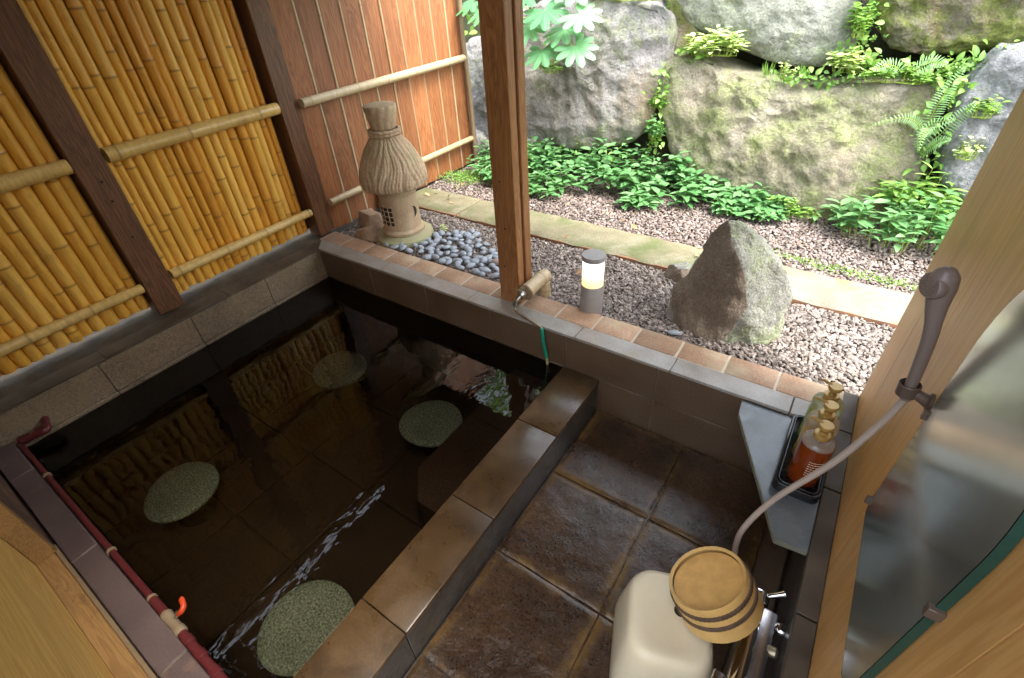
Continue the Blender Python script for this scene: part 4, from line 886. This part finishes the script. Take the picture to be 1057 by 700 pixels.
fern('pale drooping fern on the right part of the mossy tan boulder face',(2.90,1.97,.50),[([(2.86,1.92,.57),(2.78,1.88,.60),(2.66,1.86,.555)],.032,24,.8),([(2.91,1.92,.55),(2.90,1.88,.52),(2.91,1.86,.45)],.026,16,.9)])
fern('small fern on the ledge under the dark mossy boulder',(2.72,2.12,.74),[([(2.68,2.08,.80),(2.62,2.04,.82),(2.57,2.0,.80)],.045,18,.7),([(2.77,2.08,.80),(2.82,2.04,.84),(2.88,2.0,.84)],.05,18,.8)])
# hillside canopy above the frame, mirrored in the water
for (cx,cy,cz,r,lab) in((-.35,2.9,3.55,.95,'leafy tree above the left of the bank, green in the pool mirror'),(-1.9,3.2,2.9,.9,'leafy tree on the bank behind the board fence')):
    t=thing('tree',lab,'tree',(cx,cy+.6,1.6)); lf=MB(); it=[]
    for i in range(1500):
        q=rv().normalized()*r*random.uniform(.35,1)**.6; 
        if noise.noise(Vector(q)*2.3+Vector((cx,0,0)))<-.08: continue
        it.append((Vector((cx,cy,cz))+Vector((q.x*1.15,q.y*.8,q.z*.95)),rv(),rv()+Vector((0,0,.8)),random.uniform(.08,.15),random.uniform(.05,.08),random.random()))
    leaves(lf,it); link('crown',lf,'leaf_hill',t,smooth='all')
    tr=MB(); tube(tr,smoothpath([(cx+.1,cy+.6,1.3),(cx+.05,cy+.4,2.2),(cx,cy,3.0),(cx-.1,cy,3.5)],5),[.07-.0035*i for i in range(16)],10)
    for i in range(6):
        a=i*1.05; tube(tr,[(cx+.03,cy+.25,2.4+.1*i),(cx+r*.4*math.cos(a),cy+r*.35*math.sin(a),2.7+.1*i),(cx+r*.8*math.cos(a),cy+r*.6*math.sin(a),2.9+.12*i)],[.025,.016,.006],7)
    link('trunk',tr,'bark',t)
hc=MB(); it=[]
for i in range(2600):
    x=random.uniform(-3,4.6);y=random.uniform(2.45,4.2); z=-.08+min(y-1.95,.85)*1.35+max(0,y-2.8)*(.75 if x<.9 else max(.06,.75-.6*(x-.9)))+.03
    if x>1.3 and y>3.0: continue
    if y<2.75 and .0<x<3.3: continue
    it.append(((x,y,z+random.uniform(0,.12)),rv()+Vector((0,-.3,.3)),rv()+Vector((0,-.4,1)),random.uniform(.05,.10),random.uniform(.03,.055),random.random()))
leaves(hc,it); o=link('hillside_plants',hc,'leaf_hill',smooth='all'); o['kind']='stuff'; o['label']='low leafy plants covering the bank above the boulders'; o['category']='plants'
# fallen leaves
random.seed(9)
fl=[((1.645,1.165,.006),.042,'curled rust brown fallen leaf on the slab edge left of the pointed rock'),((1.13,1.28,-.012),.038,'pale fallen leaf on the fine gravel right of the post'),((.19,1.06,.008),.032,'cream fallen leaf on the mossy slab behind the lantern'),((.33,.95,.008),.028,'brown fallen leaf on the mossy slab near its seam'),((2.08,1.0,.009),.030,'yellowish fallen leaf on the slab just left of the pointed rock'),((1.56,.52,-.012),.040,'olive fallen leaf on the gravel behind the tap'),((.07,.98,.008),.036,'narrow dry leaf at the left end of the slabs'),((2.83,1.22,-.01),.026,'reddish fallen leaf by the right slab')]
for p_,L_,lab in fl:
    mb=MB(); a=random.uniform(0,6.28); leaves(mb,[(p_,(math.cos(a),math.sin(a),.15),(random.uniform(-.3,.3),-.3,1),L_*1.3,L_*.75,random.random())],'ovate',-.6); tag(link('fallen_leaf',mb,'dryleaf',origin=p_,smooth='all'),lab,'leaf')
for i in range(26):
    p_=(random.uniform(0,2.2),random.choice([random.uniform(1.15,1.45),random.uniform(.82,1.1)]),.009)
    if p_[1]>1.13: p_=(p_[0],p_[1],-.012)
    mb=MB(); a=random.uniform(0,6.28);L_=random.uniform(.014,.03); leaves(mb,[(p_,(math.cos(a),math.sin(a),.1),(random.uniform(-.4,.4),-.3,1),L_*1.3,L_*.6,random.random())],'ovate',-.5); tag(link('fallen_leaf',mb,'dryleaf',origin=p_,smooth='all'),'tiny dry leaf fragment on the slabs or fine gravel','leaf','tiny dry leaf fragments scattered beyond the bath')

# ================================================================== WASH CORNER
# shelf
t=thing('corner_shelf','blue grey slate corner shelf above the wash floor holding the bottle tray','shelf',(2.8,-.2,-.04))
poly=[(2.572,-.006),(2.580,-.088),(2.800,-.548),(2.887,-.540),(2.887,-.006)]
mb=MB(); slabpoly(mb,poly,-.036,-.0165); link('shelf_slab',mb,'shelf_edge',t,smooth=False)
mb=MB(); slabpoly(mb,[(2.574,-.007),(2.582,-.087),(2.801,-.545),(2.886,-.538),(2.886,-.007)],-.0163,-.0150); link('shelf_top',mb,'shelf',t,smooth=False)
# tray
def rrect(x0,x1,y0,y1,r,n=6):
    out=[]
    for cx,cy,a0 in((x1-r,y1-r,0),(x0+r,y1-r,PI/2),(x0+r,y0+r,PI),(x1-r,y0+r,1.5*PI)):
        for i in range(n+1): a=a0+PI/2*i/n; out.append((cx+r*math.cos(a),cy+r*math.sin(a)))
    return out
def loft(mb,rings,capb=True,capt=True,tint=.5):
    n=len(rings[0]); vs=[p for r_ in rings for p in r_]; fs=[]
    for i in range(len(rings)-1):
        for j in range(n): k2=(j+1)%n; fs.append((i*n+j,i*n+k2,(i+1)*n+k2,(i+1)*n+j))
    if capb: fs.append(tuple(range(n))[::-1])
    if capt: fs.append(tuple(range((len(rings)-1)*n,len(rings)*n)))
    mb.add(vs,fs,tint)
TX0,TX1,TY0,TY1=2.748,2.884,-.372,-.022
mb=MB(); R3=lambda d,z,r:[(x,y,z) for x,y in rrect(TX0+d,TX1-d,TY0+d,TY1-d,r)]
loft(mb,[R3(.006,-.0145,.022),R3(.0,-.010,.026),R3(.0,.022,.026),R3(.002,.025,.026),R3(.007,.024,.022),R3(.009,.012,.02),R3(.014,.008,.018)])
link('bottle_tray_dummy',mb,'black') if False else None
o=link('bottle_tray',mb,'black',origin=((TX0+TX1)/2,(TY0+TY1)/2,-.0145)); tag(o,'black plastic tray on the slate shelf holding three pump bottles','tray')
mb=MB(); inner=[(x,y,.0265) for x,y in rrect(TX0+.012,TX1-.012,TY0+.012,TY1-.012,.018)]; inner.append(inner[0]); tube(mb,inner,.0022,6,cap=False); p_=link('rim_wire',mb,'black'); p_.parent=o; p_.location=-o.location
# bottles
def bottle(y,lab,liq,fill):
    x=2.822; z0=.0085; t=thing('pump_bottle',lab,'bottle',(x,y,z0),'soap and shampoo pump bottles')
    r=.0465; h=.182
    mb=MB(); lathe(mb,[(r*.90,z0),(r,z0+.006),(r,z0+h*fill)],(x,y,0),36); link('liquid',mb,liq,t)
    mb=MB(); lathe(mb,[(r,z0+h*fill+.0005),(r,z0+h-.012),(r*.95,z0+h-.003),(r*.80,z0+h+.003),(r*.45,z0+h+.008),(.017,z0+h+.012),(.017,z0+h+.018)],(x,y,0),36,cap=False); link('bottle_shoulder',mb,'clearplastic',t)
    mb=MB(); lathe(mb,[(.0215,z0+h+.010),(.0225,z0+h+.012),(.0225,z0+h+.026),(.0215,z0+h+.028),(.012,z0+h+.029),(.011,z0+h+.037),(.006,z0+h+.038)],(x,y,0),30,fn=lambda r_,z,a:r_*(1+.012*math.sin(a*24))); link('collar',mb,'gold',t)
    zt=z0+h+.050; mb=MB(); lathe(mb,[(.006,zt-.012),(.006,zt),(.0195,zt+.001),(.0205,zt+.003),(.0205,zt+.013),(.019,zt+.015)],(x,y,0),28); tube(mb,[(x-.012,y+.003,zt+.012),(x-.036,y+.012,zt+.014),(x-.045,y+.016,zt+.009)],[.0055,.0042,.0036],8); link('pump_head',mb,'gold',t)
    mb=MB(); tube(mb,[(x+.004,y,z0+.01),(x,y,z0+h)],.0045,8); link('dip_tube',mb,'gold',t)
    if fill>.9:
        mb=MB(); rs=random.Random(4); q=lambda A,z_:(x+(r+.0004)*math.cos(A),y+(r+.0004)*math.sin(A),z_)
        for rw in range(7):
            zz=z0+.060+rw*.010; a=-95
            while a<-35:
                w_=rs.uniform(3,9); A0,A1=math.radians(a),math.radians(min(a+w_,-32)); mb.add([q(A0,zz),q(A1,zz),q(A1,zz+.0026),q(A0,zz+.0026)],[(0,1,2,3)]); a+=w_+2.5
        link('label_print',mb,'label',t,smooth=False)
    return t
bottle(-.292,'amber red pump bottle at the near end of the black tray','liq_amber',.93)
bottle(-.196,'pale yellow pump bottle in the middle of the black tray','liq_yellow',.80)
bottle(-.100,'pale green pump bottle at the garden end of the black tray','liq_green',.80)

# mirror: rounded glass plate standing off the wall
t=thing('wall_mirror','tarnished grey mirror with rounded top and green glass edge on the wooden wall','mirror',(2.93,-.82,.3))
pts=[]
def mirpoly():
    y0,y1,z0,z1=-1.048,-.588,.300,1.02; out=[]
    out+=[(y1-.02,z0+.015),(y1-.006,z0+.035)]          # cut lower far corner
    for i in range(0,13): a=PI/2*i/12; out.append((y1-.17+.17*math.cos(a),.78+.24*math.sin(a)))
    for i in range(0,13): a=PI/2+PI/2*i/12; out.append((y0+.17+.17*math.cos(a),.78+.24*math.sin(a)))
    out+=[(y0,.38),(y0+.02,z0+.02),(y0+.05,z0)]
    return out
mp=mirpoly(); n=len(mp)
mb=MB(); mb.add([(2.9385,y,z) for y,z in mp]+[(2.9265,y,z) for y,z in mp],[tuple(range(n))]+[(i,i+n,(i+1)%n+n,(i+1)%n) for i in range(n)]); link('glass_edge',mb,'green_edge',t,smooth=False)
cy,cz=sum(y for y,z in mp)/n,sum(z for y,z in mp)/n
mb=MB(); mb.add([(2.9262,cy+(y-cy)*.992,cz+(z-cz)*.994) for y,z in mp],[tuple(range(n))]); link('mirror_face',mb,'mirror',t,smooth=False)
for y_,z_ in((-1.050,.66),(-.585,.62),(-.585,.33)):
    mb=MB(); box(mb,2.920,2.9395,y_-.005,y_+.007,z_-.010,z_+.010,.001); link('clip',mb,'bracket',t)
# hand shower
t=thing('hand_shower','grey mauve hand shower with a long hose clipped to the wooden wall','shower',(2.90,-.50,.6))
P=[(2.902,-.502,.585),(2.898,-.505,.615),(2.890,-.515,.68),(2.880,-.524,.75),(2.872,-.524,.79),(2.864,-.520,.825),(2.858,-.515,.858),(2.854,-.512,.882),(2.852,-.510,.896),(2.851,-.509,.9015)]
Pp=smoothpath(P,6); rk=[.0108,.0112,.0120,.0128,.0140,.0180,.0235,.0230,.0150,.003]; Rr=[]
for i in range(len(Pp)):
    f_=min(i/6,len(rk)-1.001); a_=int(f_); Rr.append(rk[a_]*(1-(f_-a_))+rk[a_+1]*(f_-a_))
mb=MB(); tube(mb,Pp,Rr,24); link('handle',mb,'mauve',t)
mb=MB(); ax=Vector((-.78,-.42,.10)).normalized(); hc_=Vector((2.855,-.513,.862)); lathe(mb,[(.018,-.006),(.0245,.004),(.0262,.012),(.0262,.018),(.024,.021),(.002,.0215)],hc_,36,axis=ax,fn=lambda r,z,a:r*(1+.10*math.cos(2*a))); hd=link('shower_head',mb,'mauve',t)
spray=MB(); e1=ax.orthogonal().normalized(); e2=ax.cross(e1)
for rr_ in (1,2,3,4):
    for a_ in range(6*rr_): th=a_*2*PI/(6*rr_); lathe(spray,[(.0010,.0212),(.0008,.0224)],hc_+(e1*math.cos(th)+e2*math.sin(th))*.0048*rr_,6,axis=ax)
link('nozzle_plate',spray,'bracket',hd)
H=[(2.902,-.502,.59),(2.899,-.50,.56),(2.885,-.50,.483),(2.84,-.52,.34),(2.757,-.55,.158),(2.716,-.575,.02),(2.712,-.60,-.06),(2.735,-.63,-.13),(2.79,-.68,-.165)]
mb=MB(); tube(mb,smoothpath(H,8),.0085,14); link('hose',mb,'mauve_hose',t)
t=thing('shower_holder','brown shower holder bracket screwed to the wooden wall','bracket',(2.94,-.50,.6))
mb=MB(); lathe(mb,[(.017,-.016),(.0205,-.014),(.0205,.014),(.018,.016)],(2.897,-.504,.612),22,axis=(-.1,-.02,1),cap=False); link('cradle',mb,'bracket',t)
mb=MB(); tube(mb,[(2.912,-.508,.608),(2.928,-.515,.606),(2.9395,-.52,.606)],[.011,.013,.016],14); link('arm',mb,'bracket',t)
mb=MB(); lathe(mb,[(.020,0),(.020,.006),(.014,.009)],(2.9398,-.52,.606),20,axis=(-1,0,0)); link('wall_plate',mb,'bracket',t)
# stool
t=thing('bath_stool','cream plastic bath stool with rounded legs on the wet floor','stool',(2.60,-.87,-.39))
mb=MB(); cx,cy=2.615,-.872; ang=math.radians(20); ca,sa=math.cos(ang),math.sin(ang)
def sring(hx,hy,z,r,cxo=0,dish=0):
    return [(cx+x*ca-y*sa,cy+x*sa+y*ca,z) for x,y in rrect(-hx,hx,-hy,hy,min(r,hx*.98,hy*.98),8)]
loft(mb,[sring(.142,.168,-.391,.07),sring(.145,.171,-.384,.07),sring(.141,.166,-.33,.075),sring(.130,.152,-.22,.08),sring(.119,.138,-.15,.075),sring(.114,.132,-.132,.072),sring(.106,.124,-.119,.068),sring(.092,.110,-.113,.06),sring(.07,.088,-.117,.05),sring(.03,.04,-.121,.025)])
link('stool_body',mb,'stool',t,smooth='all')
mb=MB(); lathe(mb,[(.017,-.1212),(.017,-.1195),(.0125,-.1190)],(cx+.02,cy+.03,0),24); link('finger_hole_shade',mb,'hole',t)  # dark disc on the seat paints the shade inside the hole
# bucket, upside down and leaning
t=thing('wooden_bucket','upturned honey coloured wooden bucket with two dark hoops leaning on the stool','bucket',(2.70,-.79,-.06))
C0=Vector((2.668,-.790,.020)); AX=Vector((.50,-.02,-.80)).normalized(); rb=.106
mb=MB(); prof=[(rb-.010,-.001),(rb-.002,-.0055),(rb,0),(rb+.001,.01),(rb+.006,.100),(rb+.006,.106),(rb-.002,.106),(rb-.008,.03)]
def stave(r,z,a): return r*(1-.008*(abs(math.sin(a*11))<.12))
lathe(mb,prof,C0,176,axis=AX,fn=stave,cap=False); link('staves',mb,'bucket',t)
mb=MB(); lathe(mb,[(.001,.0115),(rb-.0105,.011),(rb-.0095,.0105),(rb-.0095,.018),(.001,.019)],C0,64,axis=AX,cap=False); link('bucket_base',mb,'bucket_base',t)
for z0 in(.016,.050):
    mb=MB(); rr=rb+.001+.006*z0/.13; lathe(mb,[(rr,z0-.0005),(rr+.0035,z0+.001),(rr+.004,z0+.0065),(rr+.0035,z0+.012),(rr,z0+.0135)],C0,120,axis=AX,fn=lambda r,z,a:r*(1+.006*math.sin(a*60+z*500)),cap=False); link('hoop',mb,'hoop',t)
# mixer tap
t=thing('mixer_tap','chrome wall mixer tap behind the bucket above the wash floor','tap',(2.89,-.8,-.17))
fx,fz=2.812,-.122
mb=MB(); lathe(mb,[(.022,-.668),(.0265,-.671),(.0275,-.678),(.0275,-.702),(.024,-.704)][::-1],(fx,0,fz),30,axis=(0,1,0)); link('end_knob',mb,'chrome',t)
mb=MB(); lathe(mb,[(.0215,-.975),(.0245,-.972),(.0245,-.709),(.0215,-.706)],(fx,0,fz),30,axis=(0,1,0)); link('body',mb,'chrome',t)
mb=MB(); box(mb,fx+.006,fx+.056,-.975,-.71,fz-.026,fz+.016,.006,seg=2); link('body_cover',mb,'satin',t)
mb=MB(); lathe(mb,[(.0225,-1.03),(.0265,-1.028),(.0265,-.985),(.022,-.98)],(fx,0,fz),30,axis=(0,1,0)); link('end_knob',mb,'chrome',t)
mb=MB(); box(mb,fx-.055,fx-.027,-.965,-.935,fz-.012,fz+.012,.004); tube(mb,[(fx-.03,-.95,fz),(fx-.01,-.95,fz)],.008,10); link('spout',mb,'chrome',t)
mb=MB(); tube(mb,[(fx+.02,-.675,fz+.018),(fx+.045,-.662,fz+.032),(fx+.055,-.655,fz+.036)],[.007,.008,.0105],12); link('lever',mb,'chrome',t)
for yy in(-.735,-.90):
    u=thing if False else None
    mb=MB(); lathe(mb,[(.011,0),(.011,.014),(.016,.016),(.016,.030),(.012,.032),(.012,.04)],(fx+.054,yy,fz),6,axis=(1,0,0)); lathe(mb,[(.012,-.012),(.018,-.006),(.019,.0),(.018,.006),(.012,.012)],(fx+.072,yy-.01,fz+.012),20,axis=(0,0,1)); link('wall_union',mb,'chrome',t)
mb=MB(); lathe(mb,[(.012,0),(.0145,.003),(.0145,.022),(.010,.027)],(fx+.048,-.815,fz+.004),20,axis=(1,0,.2)); link('shower_outlet',mb,'copper',t)

# ================================================================== CAMERA, LIGHT, WORLD
from mathutils import Matrix
cam=bpy.data.cameras.new('camera'); co=bpy.data.objects.new('camera',cam); COL.objects.link(co); S.camera=co
cam.sensor_width=36; cam.lens=505.1*36/1057; cam.clip_start=.02; cam.clip_end=300
co.matrix_world=Matrix(((0.82607544,-0.30999155,0.47064276,2.655),(0.5610052,0.53175415,-0.6344373,-1.592),(-0.05359604,0.78812611,0.6131759,1.387),(0,0,0,1)))
W=bpy.data.worlds.new('World'); S.world=W; W.use_nodes=True; nt=W.node_tree
sky=nt.nodes.new('ShaderNodeTexSky'); sky.sky_type='NISHITA'; sky.sun_disc=False
sd=Vector((.50,-.06,1.0)).normalized(); el=math.asin(sd.z); az=math.atan2(sd.x,sd.y)
sky.sun_elevation=el; sky.sun_rotation=az; sky.air_density=1.6; sky.dust_density=4; sky.ozone_density=.6
hs=nt.nodes.new('ShaderNodeHueSaturation'); hs.inputs['Saturation'].default_value=.45; nt.links.new(sky.outputs[0],hs.inputs['Color']); nt.links.new(hs.outputs[0],nt.nodes['Background'].inputs[0]); nt.nodes['Background'].inputs[1].default_value=.15
L=bpy.data.lights.new('sun','SUN'); L.energy=.55; L.angle=math.radians(22); L.color=(1,.95,.87); lo=bpy.data.objects.new('sun',L); COL.objects.link(lo)
lo.rotation_euler=sd.to_track_quat('Z','Y').to_euler()
S.view_settings.view_transform='Standard'; S.view_settings.look='None'; S.view_settings.gamma=1; S.view_settings.exposure=2.8; S.view_settings.use_curve_mapping=False
S.render.engine='CYCLES'; S.cycles.max_bounces=10; S.cycles.diffuse_bounces=5; S.cycles.transparent_max_bounces=12; S.cycles.use_denoising=True
